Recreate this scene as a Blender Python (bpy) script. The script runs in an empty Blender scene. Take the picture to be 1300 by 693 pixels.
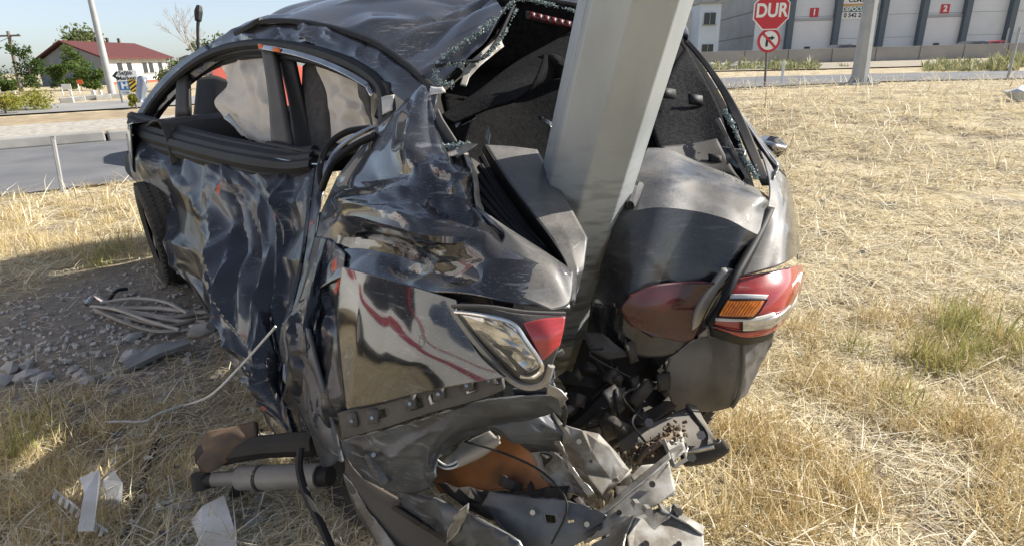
import bpy, bmesh, math, random
import numpy as np
from mathutils import Vector, Matrix, noise
from mathutils.geometry import delaunay_2d_cdt

# ------------------------------------------------------------------ camera, sky, sun, exposure
SC = bpy.context.scene
R_ = math.radians
PITCH, ROLL, FPX, CAMH = 19.6, 1.6, 760.0, 1.28
cam_d = bpy.data.cameras.new('camera'); cam_d.sensor_width = 36; cam_d.lens = FPX / 1300 * 36
cam_d.clip_start = 0.02; cam_d.clip_end = 4000
cam = bpy.data.objects.new('camera', cam_d); SC.collection.objects.link(cam)
CM = Matrix.Translation((0, 0, CAMH)) @ Matrix.Rotation(R_(90 - PITCH), 4, 'X') @ Matrix.Rotation(R_(-ROLL), 4, 'Z')
cam.matrix_world = CM
SC.camera = cam
SUN_EL, SUN_AZ = 36.0, 13.0           # azimuth: degrees from +X towards +Y
world = bpy.data.worlds.new('World'); SC.world = world; world.use_nodes = True
wn = world.node_tree; bg = wn.nodes['Background']
sky = wn.nodes.new('ShaderNodeTexSky'); sky.sky_type = 'NISHITA'; sky.sun_disc = False
sky.sun_elevation = R_(SUN_EL); sky.sun_rotation = R_(90 - SUN_AZ)
sky.air_density = 0.75; sky.dust_density = 0.9; sky.ozone_density = 2.0
hs = wn.nodes.new('ShaderNodeHueSaturation'); hs.inputs['Saturation'].default_value = .66
wn.links.new(sky.outputs[0], hs.inputs['Color']); wn.links.new(hs.outputs[0], bg.inputs[0]); bg.inputs[1].default_value = 0.10
sun_d = bpy.data.lights.new('sun', 'SUN'); sun_d.energy = 5.0; sun_d.angle = R_(0.53); sun_d.color = (1, .95, .87)
sun = bpy.data.objects.new('sun', sun_d); SC.collection.objects.link(sun)
sv = Vector((math.cos(R_(SUN_AZ)) * math.cos(R_(SUN_EL)), math.sin(R_(SUN_AZ)) * math.cos(R_(SUN_EL)), math.sin(R_(SUN_EL))))
sun.rotation_euler = sv.to_track_quat('Z', 'Y').to_euler(); sun.location = (20, 8, 20)
vs = SC.view_settings; vs.view_transform = 'Standard'; vs.look = 'None'; vs.exposure = 0.85; vs.gamma = 1.0; vs.use_curve_mapping = False
random.seed(7); RNG = np.random.default_rng(7)

# ------------------------------------------------------------------ helpers
WM = {}
CMn = np.array(CM)
def P(px, py, Z):
    v = np.array([(px - 650) / FPX * Z, (346.5 - py) / FPX * Z, -Z, 1.0])
    return (CMn @ v)[:3]
def PY(px, py, Yw):                    # point on the pixel's ray at world depth Yw
    d = P(px, py, 1.0) - np.array([0, 0, CAMH]); return np.array([0, 0, CAMH]) + d * (Yw / d[1])
def ss(a, b, x):
    t = np.clip((x - a) / (b - a), 0, 1); return t * t * (3 - 2 * t)
def hgt(x, y):
    return 0.5 * ss(2.5, 12, y) * ss(-.5, 4.5, x)
def G(px, py):
    o = np.array([0, 0, CAMH]); d = P(px, py, 1.0) - o; z = 0.0
    for _ in range(25):
        p = o + d * ((z - CAMH) / d[2]); z = float(hgt(p[0], p[1]))
    return np.array([p[0], p[1], z])
def at(px, D):                         # column px at horizontal distance D on the horizon: ground point
    d = P(px, 75 - .028 * (px - 650), 1.0) - np.array([0, 0, CAMH]); d[2] = 0
    p = d / math.hypot(d[0], d[1]) * D
    return np.array([p[0], p[1], float(hgt(p[0], p[1]))])

def link(o, parent=None):
    SC.collection.objects.link(o)
    if parent is not None:
        o.parent = parent; o.matrix_parent_inverse = WM[parent.name].inverted()
        WM[o.name] = Matrix.Identity(4)
    else:
        WM[o.name] = o.matrix_basis.copy()
    return o
def tag(o, label=None, cat=None, group=None, kind=None):
    for k, v in (('label', label), ('category', cat), ('group', group), ('kind', kind)):
        if v: o[k] = v
    return o
def thing(name, loc, label, cat, group=None):
    o = bpy.data.objects.new(name, None); o.empty_display_size = .1; o.location = [float(c) for c in loc]
    o.matrix_basis = Matrix.Translation(o.location); link(o); return tag(o, label, cat, group)
def mesh(name, V, F, mat, smooth=None):
    me = bpy.data.meshes.new(name)
    me.from_pydata([tuple(map(float, v)) for v in V], [], [tuple(f) for f in F]); me.update()
    if mat is not None:
        for m in (mat if isinstance(mat, (list, tuple)) else [mat]): me.materials.append(m)
    if smooth is not None:
        me.polygons.foreach_set('use_smooth', [True] * len(me.polygons))
        if smooth < 179: me.set_sharp_from_angle(angle=R_(smooth))
    return me
def obj(name, V, F, mat, parent=None, smooth=None, solid=0, bevel=0):
    V = np.asarray(V, float)
    off = np.zeros(3)
    if parent is None:
        off = np.array([V[:, 0].mean(), V[:, 1].mean(), V[:, 2].min()]); V = V - off
    o = bpy.data.objects.new(name, mesh(name, V, F, mat, smooth))
    o.matrix_basis = Matrix.Translation(Vector(off.tolist()))
    link(o, parent)
    if solid:
        m = o.modifiers.new('s', 'SOLIDIFY'); m.thickness = solid; m.offset = -1
    if bevel:
        m = o.modifiers.new('b', 'BEVEL'); m.width = bevel; m.segments = 2; m.limit_method = 'ANGLE'
    return o
class MB:
    def __init__(s): s.V = []; s.F = []
    def add(s, V, F):
        n = len(s.V); s.V += [tuple(map(float, v)) for v in V]; s.F += [tuple(i + n for i in f) for f in F]; return s
    def box(s, c, sx, sy, sz, M=None):
        M = np.eye(3) if M is None else np.asarray(M, float)
        V = [np.asarray(c, float) + M @ np.array([x * sx / 2, y * sy / 2, z * sz / 2]) for x in (-1, 1) for y in (-1, 1) for z in (-1, 1)]
        return s.add(V, [(0, 1, 3, 2), (4, 6, 7, 5), (0, 4, 5, 1), (2, 3, 7, 6), (0, 2, 6, 4), (1, 5, 7, 3)])
    def tube(s, pts, r, n=8, cap=True):
        pts = [np.asarray(p, float) for p in pts]; rs = r if isinstance(r, (list, tuple)) else [r] * len(pts)
        up = None; rings = []
        for i, p in enumerate(pts):
            t = pts[min(i + 1, len(pts) - 1)] - pts[max(i - 1, 0)]; t = t / (np.linalg.norm(t) + 1e-9)
            if up is None:
                up = np.cross(t, [0, 0, 1.0]);
                if np.linalg.norm(up) < .1: up = np.cross(t, [1.0, 0, 0])
            up = up - t * np.dot(up, t); up = up / (np.linalg.norm(up) + 1e-9); b = np.cross(t, up)
            rings.append([p + rs[i] * (math.cos(2 * math.pi * k / n) * up + math.sin(2 * math.pi * k / n) * b) for k in range(n)])
        V = [v for r_ in rings for v in r_]; F = []
        for i in range(len(pts) - 1):
            for k in range(n):
                F.append((i * n + k, i * n + (k + 1) % n, (i + 1) * n + (k + 1) % n, (i + 1) * n + k))
        if cap: F += [tuple(range(n))[::-1], tuple((len(pts) - 1) * n + k for k in range(n))]
        return s.add(V, F)
    def prism(s, poly, d):             # poly: 3D points, extruded by vector d
        n = len(poly); V = [np.asarray(p, float) for p in poly] + [np.asarray(p, float) + d for p in poly]
        F = [tuple(range(n))[::-1], tuple(range(n, 2 * n))] + [(k, (k + 1) % n, n + (k + 1) % n, n + k) for k in range(n)]
        return s.add(V, F)
    def build(s, name, mat, parent=None, smooth=None, **k): return obj(name, s.V, s.F, mat, parent, smooth, **k)
def crspline(pts, n):                  # Catmull-Rom through pts, n samples per span
    pts = np.asarray(pts, float); out = []
    for i in range(len(pts) - 1):
        p0, p1, p2, p3 = pts[max(i - 1, 0)], pts[i], pts[i + 1], pts[min(i + 2, len(pts) - 1)]
        for k in range(n):
            t = k / n
            out.append(.5 * (2 * p1 + (p2 - p0) * t + (2 * p0 - 5 * p1 + 4 * p2 - p3) * t * t + (3 * p1 - p0 - 3 * p2 + p3) * t ** 3))
    out.append(pts[-1]); return np.array(out)
def lsample(pts, n):                   # straight folds between the points
    pts = np.asarray(pts, float); t = np.linspace(0, len(pts) - 1, (len(pts) - 1) * n + 1); i = np.minimum(t.astype(int), len(pts) - 2); f = (t - i)[:, None]
    return pts[i] * (1 - f) + pts[i + 1] * f
FOLDS = {}
def crease(p, seed, s):                # folded-sheet noise: long flat facets meeting in sharp creases
    if seed not in FOLDS:
        r = random.Random(seed * 77 + 5); ds = []
        for _ in range(4):
            v = Vector((r.gauss(0, 1), r.gauss(0, 1), r.gauss(0, .55))).normalized(); ds.append((v, r.uniform(.5, 1.15), r.uniform(0, 9)))
        FOLDS[seed] = ds
    q = Vector((p[0], p[1], p[2])) * s; t = 0.0
    for k, (v, f, ph) in enumerate(FOLDS[seed]):
        m = min(1.0, max(0.0, .5 + 1.6 * noise.noise(q * .33 + Vector((ph * 3, seed, k)))))
        u = q.dot(v) * f * .5 + ph + .55 * noise.noise(q * .42 + Vector((seed, ph, 0)))
        t += m * (abs(u - math.floor(u) - .5) * 2 - .5)
    return t * .8
def patch(name, rows, mat, parent, sub=6, amp=0.0, scale=7.0, amp2=0.0, jag=0.0, seed=1.0, solid=.003, smooth=32, pin=True, flip=False, holes=None, edge=None, lin=False, facet=None, aniso=1.0, folds=None, lines=None):
    """rows of pixel/depth points (px, py, Z) on the sheet -> one crumpled, thickened sheet"""
    if mat.name in EDGED[:2] + EDGED[3:]: amp2 = max(amp2, .004); sub = max(sub, 9); jag = max(jag, .0015)
    G3 = np.array([[P(*dw(p)) for p in r] for r in rows])
    spl = lsample if lin is True else crspline; spv = lsample if lin else crspline
    fine = np.array([spl(r, sub) for r in G3])
    fine = np.array([spv(fine[:, j], sub) for j in range(fine.shape[1])]).transpose(1, 0, 2)
    h, w, _ = fine.shape
    du = np.gradient(fine, axis=1); dv = np.gradient(fine, axis=0)
    N = np.cross(du, dv); N /= (np.linalg.norm(N, axis=2, keepdims=True) + 1e-9)
    if (N * (fine - np.array([0, 0, CAMH]))).sum() > 0: N = -N
    if facet: return facet_sheet(name, fine, N, mat, parent, facet, aniso, amp, scale, jag, seed, solid, edge)
    out = fine.copy()
    FD = np.zeros((h, w))
    if folds:                           # long sharp-crested folds and pinched dents, each of finite length
        nf, fa, fw, fl_, ang, spread = folds; r = random.Random(seed * 53 + 1)
        Lu = np.linalg.norm(np.diff(fine, axis=1), axis=2).sum(1).mean(); Lv = np.linalg.norm(np.diff(fine, axis=0), axis=2).sum(0).mean()
        UU, VV = np.meshgrid(np.linspace(0, Lu, w), np.linspace(0, Lv, h))
        WU = np.array([[noise.noise(Vector(fine[i, j] * 5) + Vector((seed, 3, 0))) for j in range(w)] for i in range(h)]) * .035
        WV = np.array([[noise.noise(Vector(fine[i, j] * 5) + Vector((0, seed, 7))) for j in range(w)] for i in range(h)]) * .035
        for _ in range(nf):
            cu, cv = r.uniform(0, Lu), r.uniform(0, Lv); th = R_(ang + r.gauss(0, spread)); L_ = fl_ * r.uniform(.4, 1.3); wd = fw * r.uniform(.35, 1.4); A_ = fa * r.uniform(.3, 1.2) * r.choice((-1, 1, 1)) * (wd / fw) ** .6
            s_ = (UU + WU - cu) * math.cos(th) + (VV + WV - cv) * math.sin(th); t_ = -(UU + WU - cu) * math.sin(th) + (VV + WV - cv) * math.cos(th)
            tap = np.clip(1 - np.abs(s_) / L_, 0, 1) ** .8; ww = wd * (.25 + .75 * tap); side = np.where(t_ > 0, r.uniform(.5, 1), r.uniform(.8, 1.6))
            FD += A_ * tap * np.clip(1 - np.abs(t_) / (ww * side), 0, 1) ** 1.35
    if lines:                           # named folds of this panel: (x0, y0, x1, y1, height, half width)
        ci = np.linalg.inv(CMn); pc = np.concatenate([fine, np.ones((h, w, 1))], 2) @ ci.T; PX = 650 - pc[..., 0] / pc[..., 2] * FPX; PYY = 346.5 + pc[..., 1] / pc[..., 2] * FPX
        for x0, y0, x1, y1, A_, wd in lines:
            l_ = math.hypot(x1 - x0, y1 - y0); ux, uy = (x1 - x0) / l_, (y1 - y0) / l_; s_ = (PX - x0) * ux + (PYY - y0) * uy; t_ = -(PX - x0) * uy + (PYY - y0) * ux
            tap = np.clip(np.minimum(s_ + wd * .5, l_ + wd * .5 - s_) / (wd * .9), 0, 1); FD += A_ * tap * np.clip(1 - np.abs(t_) / wd, 0, 1) ** 1.25
    for i in range(h):
        for j in range(w):
            e = min(i, h - 1 - i, j, w - 1 - j)
            f = min(1.0, e / (sub * .8)) if pin else 1.0
            d = (amp * crease(fine[i, j], seed, scale) if amp else 0) * f + FD[i, j] * (.3 + .7 * f)
            if amp2: d += amp2 * crease(fine[i, j], seed + 9.3, scale * 2.7) * f
            out[i, j] += N[i, j] * d
            if jag and e == 0:
                q = Vector(fine[i, j] * 26) + Vector((seed, 0, 0))
                out[i, j] += (np.array(noise.noise_vector(q)) + .5 * np.array(noise.noise_vector(q * 2.7))) * jag
    V = out.reshape(-1, 3); F = []
    for i in range(h - 1):
        for j in range(w - 1):
            if holes and any(a <= i / (h - 1) <= b and c <= j / (w - 1) <= d_ for a, b, c, d_ in holes): continue
            F.append((i * w + j, i * w + j + 1, (i + 1) * w + j + 1, (i + 1) * w + j))
    a, b, c, d_ = (V[k] for k in F[len(F) // 2])
    nn = sum(np.dot(np.cross(V[f[1]] - V[f[0]], V[f[3]] - V[f[0]]), V[f[0]] - np.array([0, 0, CAMH])) for f in F)
    if (nn > 0) != flip: F = [f[::-1] for f in F]
    o = obj(name, V, F, mat, parent, smooth, solid=solid)
    if edge is None: edge = mat.name in EDGED
    if edge and solid:
        o.data.materials.append(BARE); o.modifiers['s'].material_offset_rim = 1
    return o
def facet_sheet(name, fine, N, mat, parent, facet, aniso, amp, scale, jag, seed, solid, edge):
    '''buckled sheet: scattered fold points, flat facets between them, narrow rounded folds'''
    sp, fa, bev = facet; h, w, _ = fine.shape; r = random.Random(seed * 131 + 7)
    Lu = np.linalg.norm(np.diff(fine, axis=1), axis=2).sum(1).mean(); Lv = np.linalg.norm(np.diff(fine, axis=0), axis=2).sum(0).mean()
    nu = max(2, int(round(Lu / sp))); nv = max(2, int(round(Lv / (sp * aniso)))); pts = []; bd = []
    for j in range(nv + 1):
        for i in range(nu + 1):
            eu, ev = i in (0, nu), j in (0, nv); ji = 0 if eu else r.uniform(-.42, .42); jj = 0 if ev else r.uniform(-.42, .42)
            pts.append(((i + ji) / nu, (j + jj) / nv)); bd.append(eu or ev)
            if not (eu or ev) and r.random() < .3: pts.append(((i + r.uniform(-.5, .5)) / nu, (j + r.uniform(-.5, .5)) / nv)); bd.append(False)
    res = delaunay_2d_cdt([Vector((u * Lu, v * Lv / aniso)) for u, v in pts], [], [], 0, 1e-6)
    V = []
    def samp(A, u, v):
        x = min(max(u, 0), 1) * (w - 1); y = min(max(v, 0), 1) * (h - 1); i = min(int(x), w - 2); j = min(int(y), h - 2); fx, fy = x - i, y - j
        return (A[j, i] * (1 - fx) + A[j, i + 1] * fx) * (1 - fy) + (A[j + 1, i] * (1 - fx) + A[j + 1, i + 1] * fx) * fy
    for co in res[0]:
        u, v = co.x / Lu, co.y * aniso / Lv; p = samp(fine, u, v); n = samp(N, u, v); e = min(u, 1 - u, v, 1 - v) < .004
        k = (.25 if e else 1.0); dsp = fa * r.gauss(0, 1) * k * (.35 + 1.1 * max(0, .5 + noise.noise(Vector(p) * 2.3 + Vector((seed, 0, 0))))) + amp * crease(p, seed, scale) * k
        p = p + n * dsp
        if e and jag:
            q = Vector(p * 26) + Vector((seed, 0, 0)); p = p + (np.array(noise.noise_vector(q)) + .6 * np.array(noise.noise_vector(q * 3.1))) * jag
        V.append(p)
    V = np.array(V); F = [tuple(f) for f in res[2]]
    nn = sum(np.dot(np.cross(V[f[1]] - V[f[0]], V[f[2]] - V[f[0]]), V[f[0]] - np.array([0, 0, CAMH])) for f in F)
    if nn > 0: F = [f[::-1] for f in F]
    o = obj(name, V, F, mat, parent, 180)
    if bev:
        m = o.modifiers.new('b', 'BEVEL'); m.width = bev; m.segments = 3; m.limit_method = 'ANGLE'; m.angle_limit = R_(3); m.harden_normals = True; m.use_clamp_overlap = True
    else: o.data.set_sharp_from_angle(angle=R_(14))
    m = o.modifiers.new('s', 'SOLIDIFY'); m.thickness = solid; m.offset = -1
    if edge is None: edge = mat.name in EDGED
    if edge: o.data.materials.append(BARE); m.material_offset_rim = 1
    return o
EDGED = ('grey_sheet_metal', 'dusty_sheet_metal', 'paint_dusty', 'grey_underseal')
def dw(p):                              # right rear corner pushed back so direct sun clears it to the lower pieces
    x, y, Z = p
    return x, y, Z * (1 + .14 * float(ss(770, 900, x)) * float(1 - ss(515, 560, y))) if Z < 3 else Z
def rod(name, pts, r, mat, parent, n=8, sp=5):
    w = crspline([P(*dw(p)) for p in pts], sp) if sp else [P(*dw(p)) for p in pts]
    rr = r
    if isinstance(r, (list, tuple)):
        rr = list(np.interp(np.linspace(0, 1, len(w)), np.linspace(0, 1, len(r)), r))
    return MB().tube(w, rr, n).build(name, mat, parent, 40)
def plate(name, pts, mat, parent, thick=.004, smooth=25):   # flat cut sheet from pixel/depth outline, thickened away from the camera
    V = [P(*p) for p in pts]; c = np.mean(V, axis=0)
    n = np.zeros(3)
    for k in range(len(V)): n += np.cross(V[k] - c, V[(k + 1) % len(V)] - c)
    n /= np.linalg.norm(n)
    if np.dot(n, c - np.array([0, 0, CAMH])) < 0: n = -n
    b = MB().prism(V, n * thick)
    o = b.build(name, mat, parent); fixn(o); return o
def fixn(o):
    bm = bmesh.new(); bm.from_mesh(o.data); bmesh.ops.recalc_face_normals(bm, faces=bm.faces); bm.to_mesh(o.data); bm.free()
def clone(o, parent=None, loc=None, M=None, label=None):
    c = o.copy(); SC.collection.objects.link(c)
    if parent is not None:
        c.parent = parent
    WM[c.name] = WM.get(o.name, Matrix.Identity(4))
    if M is not None: c.matrix_basis = M
    elif loc is not None: c.location = loc
    if label: c['label'] = label
    for ch in [x for x in SC.objects if x.parent == o]: clone(ch, c)
    return c

# ------------------------------------------------------------------ materials
def nd(nt, t, **k):
    n = nt.nodes.new('ShaderNode' + t)
    for a, b in k.items(): setattr(n, a, b)
    return n
def M(name, col, rough=.5, metal=0, col2=None, scale=6, lo=.35, hi=.65, detail=6, bump=0, bscale=40, coat=0, dust=0, dustcol=(.27, .23, .18), scr=0, spec=.5, stretch=None, trans=0, ior=1.45, emit=None, dscale=5, dup=.2, spots=0, scuff=0):
    m = bpy.data.materials.new(name); m.use_nodes = True; nt = m.node_tree; L = nt.links.new
    b = nt.nodes['Principled BSDF']; b.inputs['Roughness'].default_value = rough; b.inputs['Metallic'].default_value = metal
    b.inputs['Specular IOR Level'].default_value = spec; b.inputs['IOR'].default_value = ior
    b.inputs['Coat Weight'].default_value = coat; b.inputs['Coat Roughness'].default_value = .04
    b.inputs['Transmission Weight'].default_value = trans
    tc = nd(nt, 'TexCoord'); co = tc.outputs['Object']
    if stretch:
        mp = nd(nt, 'Mapping'); mp.inputs['Scale'].default_value = stretch; L(co, mp.inputs[0]); cs = mp.outputs[0]
    else: cs = co
    def noisef(sc, det, a, b_, src):
        n = nd(nt, 'TexNoise'); n.inputs['Scale'].default_value = sc; n.inputs['Detail'].default_value = det; L(src, n.inputs['Vector'])
        r = nd(nt, 'MapRange'); r.inputs[1].default_value = a; r.inputs[2].default_value = b_; L(n.outputs[0], r.inputs[0]); return r.outputs[0], n.outputs[0]
    def mix(f, a, b_):
        x = nd(nt, 'Mix', data_type='RGBA')
        if isinstance(f, float): x.inputs[0].default_value = f
        else: L(f, x.inputs[0])
        for i, s in ((6, a), (7, b_)):
            if isinstance(s, tuple): x.inputs[i].default_value = (*s, 1)
            else: L(s, x.inputs[i])
        return x.outputs[2]
    def math_(op, a, b_):
        x = nd(nt, 'Math', operation=op)
        for i, s in ((0, a), (1, b_)):
            if isinstance(s, (int, float)): x.inputs[i].default_value = s
            else: L(s, x.inputs[i])
        return x.outputs[0]
    c = tuple(col); rsock = None
    if col2 is not None:
        f, _ = noisef(scale, detail, lo, hi, cs); c = mix(f, c, tuple(col2))
    if spots:                                     # collision paint smears
        mp = nd(nt, 'Mapping'); mp.inputs['Scale'].default_value = (3, 3, 1.1); mp.inputs['Location'].default_value = (3.1, .4, 2); L(co, mp.inputs[0])
        f, _ = noisef(4.5, 3, .695, .72, mp.outputs[0]); f = math_('MULTIPLY', f, spots); c = mix(f, c, (.62, .08, .025)); rsock = math_('MAXIMUM', f, rough)
    if scuff:                                     # dark rub marks below bumper height
        mp = nd(nt, 'Mapping'); mp.inputs['Scale'].default_value = (3, 3, 14); mp.inputs['Rotation'].default_value = (.2, .35, 0); L(co, mp.inputs[0])
        f1, _ = noisef(3.2, 7, .50, .66, mp.outputs[0]); sx_ = nd(nt, 'SeparateXYZ'); L(co, sx_.inputs[0])
        mr = nd(nt, 'MapRange'); mr.inputs[1].default_value = 1.12; mr.inputs[2].default_value = .7; mr.inputs[3].default_value = .0; L(sx_.outputs[2], mr.inputs[0])
        f = math_('MULTIPLY', math_('MULTIPLY', f1, mr.outputs[0]), scuff); c = mix(f, c, (.045, .045, .05))
    if scr:                                       # scuffs and scratches
        mp = nd(nt, 'Mapping'); mp.inputs['Scale'].default_value = (1.2, 1.2, 9); mp.inputs['Rotation'].default_value = (.3, .5, .2); L(co, mp.inputs[0])
        f1, _ = noisef(9, 8, .60, .68, mp.outputs[0]); f2, _ = noisef(2.2, 3, .42, .6, co)
        f3, _ = noisef(60, 2, .62, .7, mp.outputs[0])
        f = math_('MULTIPLY', math_('MULTIPLY', math_('MAXIMUM', f1, f3), f2), scr); c = mix(f, c, (.34, .36, .38))
        rsock = math_('MAXIMUM', math_('MULTIPLY', f, .55), rough if rsock is None else rsock)
    if dust:
        f1, _ = noisef(dscale, 5, .22, .72, co); f3, _ = noisef(140, 2, .3, .75, co)
        g = nd(nt, 'NewGeometry'); sx = nd(nt, 'SeparateXYZ'); L(g.outputs['Normal'], sx.inputs[0])
        up = nd(nt, 'MapRange'); up.inputs[1].default_value = .05; up.inputs[2].default_value = .75; up.inputs[3].default_value = dup; L(sx.outputs[2], up.inputs[0])
        f = math_('MULTIPLY', math_('MULTIPLY', math_('ADD', math_('MULTIPLY', f1, .8), math_('MULTIPLY', f3, .2)), up.outputs[0]), dust)
        c = mix(f, c, tuple(dustcol)); rsock = math_('ADD', math_('MULTIPLY', f, .75), rough if rsock is None else rsock)
        if coat:
            L(math_('SUBTRACT', coat, math_('MULTIPLY', f, coat * .95)), b.inputs['Coat Weight'])
    if isinstance(c, tuple): b.inputs['Base Color'].default_value = (*c, 1)
    else: L(c, b.inputs['Base Color'])
    if rsock is not None: L(rsock, b.inputs['Roughness'])
    if bump:
        n = nd(nt, 'TexNoise'); n.inputs['Scale'].default_value = bscale; n.inputs['Detail'].default_value = 6; L(cs, n.inputs['Vector'])
        bp = nd(nt, 'Bump'); bp.inputs['Strength'].default_value = min(1, bump); bp.inputs['Distance'].default_value = .004 if bscale > 20 else .02
        L(n.outputs[0], bp.inputs['Height']); L(bp.outputs[0], b.inputs['Normal'])
    if emit: b.inputs['Emission Color'].default_value = (*emit[:3], 1); b.inputs['Emission Strength'].default_value = emit[3]
    return m
PAINT = M('paint', (.007, .010, .017), .2, .2, coat=.9, dust=.16, dup=.1, scr=.4, bump=.05, bscale=9)
PAINT_SIDE = M('paint_scuffed', (.008, .013, .023), .3, .25, coat=.32, dust=.14, dup=.2, scr=.45, spots=.95, bump=.12, bscale=9)
PAINT_CLEAN = M('paint_clean', (.006, .009, .014), .1, .1, coat=1, scr=.3, dust=.05, dup=.2, bump=.06, bscale=7)
PAINT_DUSTY = M('paint_dusty', (.011, .014, .02), .24, .3, coat=.7, dust=.8, dustcol=(.26, .24, .21), dup=.0, scr=.2, dscale=7)
PAINT_ROOF = M('paint_roof', (.012, .019, .032), .25, .5, coat=1, dust=.45, scr=.7)
PRIMER = M('grey_sheet_metal', (.095, .11, .13), .38, .35, (.045, .05, .06), 9, lo=.4, hi=.6, dust=.4, dustcol=(.24, .21, .17), bump=.12, bscale=14, dscale=10, scr=.6)
METAL_DUSTY = M('dusty_sheet_metal', (.32, .31, .285), .5, .3, (.11, .095, .075), 17, lo=.38, hi=.60, scr=.6, dust=.4, dustcol=(.36, .325, .27), bump=.22, bscale=14, dscale=9)
METAL_DARK = M('dark_underbody', (.022, .022, .022), .6, .2, (.045, .04, .035), 9, dust=.6, dustcol=(.12, .1, .08), bump=.4)
UNDERSEAL = M('grey_underseal', (.16, .155, .145), .65, .1, (.10, .095, .09), 7, dust=.7, dustcol=(.3, .27, .22), bump=.35)
RUBBER = M('black_rubber', (.008, .008, .009), .5, 0, (.013, .013, .014), 20, spec=.3, dust=.2, dustcol=(.12, .11, .1))
TYRE = M('tyre_rubber', (.016, .016, .017), .8, 0, (.03, .028, .026), 30, bump=.3, dust=.5)
PLASTIC = M('black_plastic', (.012, .012, .013), .45, 0, dust=.45, dustcol=(.14, .12, .1), bump=.2, bscale=200)
PLASTIC_GREY = M('grey_plastic', (.055, .057, .06), .5, 0, (.08, .078, .075), 12, dust=.6, dustcol=(.22, .19, .16), bump=.2, bscale=150)
FELT = M('black_felt', (.005, .005, .006), .95, 0, (.012, .012, .012), 60, bump=.8, bscale=160, dust=.08, dustcol=(.12, .115, .11), spec=.1)
CLOTH = M('grey_seat_cloth', (.10, .095, .09), .9, 0, (.07, .066, .062), 30, bump=.4, bscale=200, spec=.2)
AIRBAG = M('airbag_fabric', (.92, .88, .81), .85, 0, (.88, .84, .77), 6, bump=.15, bscale=9, spec=.2)
_t = AIRBAG.node_tree; _tr = _t.nodes.new('ShaderNodeBsdfTranslucent'); _tr.inputs[0].default_value = (.85, .80, .72, 1); _mx = _t.nodes.new('ShaderNodeMixShader'); _mx.inputs[0].default_value = .45
_t.links.new(_t.nodes['Principled BSDF'].outputs[0], _mx.inputs[1]); _t.links.new(_tr.outputs[0], _mx.inputs[2]); _t.links.new(_mx.outputs[0], _t.nodes['Material Output'].inputs[0])
HEADL = M('grey_headliner', (.52, .50, .47), .9, 0, (.44, .42, .39), 40)
CHROME = M('chrome_trim', (.62, .62, .62), .14, 1, (.45, .44, .42), 9, scr=.3, dust=.3)
GLASSBIT = M('shattered_glass', (.50, .58, .56), .15, 0, (.07, .12, .12), 200, spec=.8, trans=.25, ior=1.5)
RED_LENS = M('red_lens', (.42, .012, .022), .12, 0, (.30, .008, .015), 30, coat=1, stretch=(.3, .3, 5), dust=.35)
RED_DIM = M('dusty_red_lens', (.06, .004, .006), .25, 0, (.03, .003, .004), 12, coat=.5, dust=.12, dustcol=(.08, .05, .04), dup=.3)
CLEAR_LENS = M('clear_lens', (.62, .62, .60), .12, .7, (.3, .3, .29), 26, coat=1, stretch=(1, 1, 3), bump=.4, bscale=30, dust=.4)
AMBER = M('amber_lens', (.75, .24, .015), .2, 0, (.5, .13, .01), 60, coat=1)
WHITE_PL = M('white_plastic', (.72, .72, .70), .35, 0, (.55, .54, .5), 10, dust=.4)
ORANGE_FLUID = M('orange_rust_fluid', (.42, .13, .012), .3, .1, (.12, .045, .01), 9, bump=.3, dust=.3)
RUST = M('rusty_steel', (.10, .08, .065), .8, .3, (.2, .13, .08), 14, bump=.5)
EARTH_CLOD = M('packed_soil', (.19, .14, .095), .95, 0, (.11, .08, .055), 16, bump=1, bscale=60)
GALV = M('galvanised_steel', (.40, .435, .455), .46, .35, (.29, .325, .345), 7, lo=.3, hi=.7, bump=.15, bscale=25, dust=.4, dustcol=(.33, .31, .28), dup=.6, scr=.5, stretch=(1, 1, .35), scuff=.8)
GALV_FAR = M('weathered_galvanised', (.40, .41, .41), .6, .2, (.34, .35, .35), 3)
BARE = M('torn_bare_edge', (.50, .50, .49), .35, .7, (.3, .29, .27), 30)
ALU = M('dusty_aluminium', (.34, .33, .31), .5, .5, (.24, .235, .22), 8, dust=.7, bump=.2)

# ------------------------------------------------------------------ ground
DIRT = G(120, 425)
def dirtmask(x, y):
    return np.exp(-(((x - DIRT[0] + .1) / 1.25) ** 2 + ((y - DIRT[1] - .1) / .95) ** 2) ** 1.5)
def axis(lo, hi, fine0, fine1, step):
    a = list(np.arange(fine0, fine1, step)); s = step; v = fine1
    while v < hi: a.append(v); s *= 1.22; v += s
    a.append(hi); s = step; v = fine0
    while v > lo: s *= 1.22; v -= s; a.insert(0, max(v, lo))
    return np.unique(np.array(a))
def gnoise(x, y):
    q = Vector((x, y, 0)); k = math.exp(-max(0, math.hypot(x, y - 2) - 5) / 4)
    return (noise.noise(q * 1.6) * .02 + noise.noise(q * 6.5) * .009 + abs(noise.noise(q * 17)) * .008 * (1 + 1.5 * float(dirtmask(x, y)))) * k
gx = axis(-1500, 1500, -5, 6, .05); gy = axis(-60, 1500, .2, 10, .05)
X, Y = np.meshgrid(gx, gy)
Zg = hgt(X, Y)
near = np.exp(-np.maximum(0, np.hypot(X, Y - 2) - 5) / 4)
nz = np.zeros_like(X); idx = np.argwhere(near > .03)
for i, j in idx:
    q = Vector((X[i, j], Y[i, j], 0)); nz[i, j] = noise.noise(q * 1.6) * .02 + noise.noise(q * 6.5) * .009 + abs(noise.noise(q * 17)) * .008 * (1 + 1.5 * dirtmask(X[i, j], Y[i, j]))
Zg = Zg + nz * near
V = np.stack([X, Y, Zg], -1).reshape(-1, 3); w = len(gx)
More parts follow.
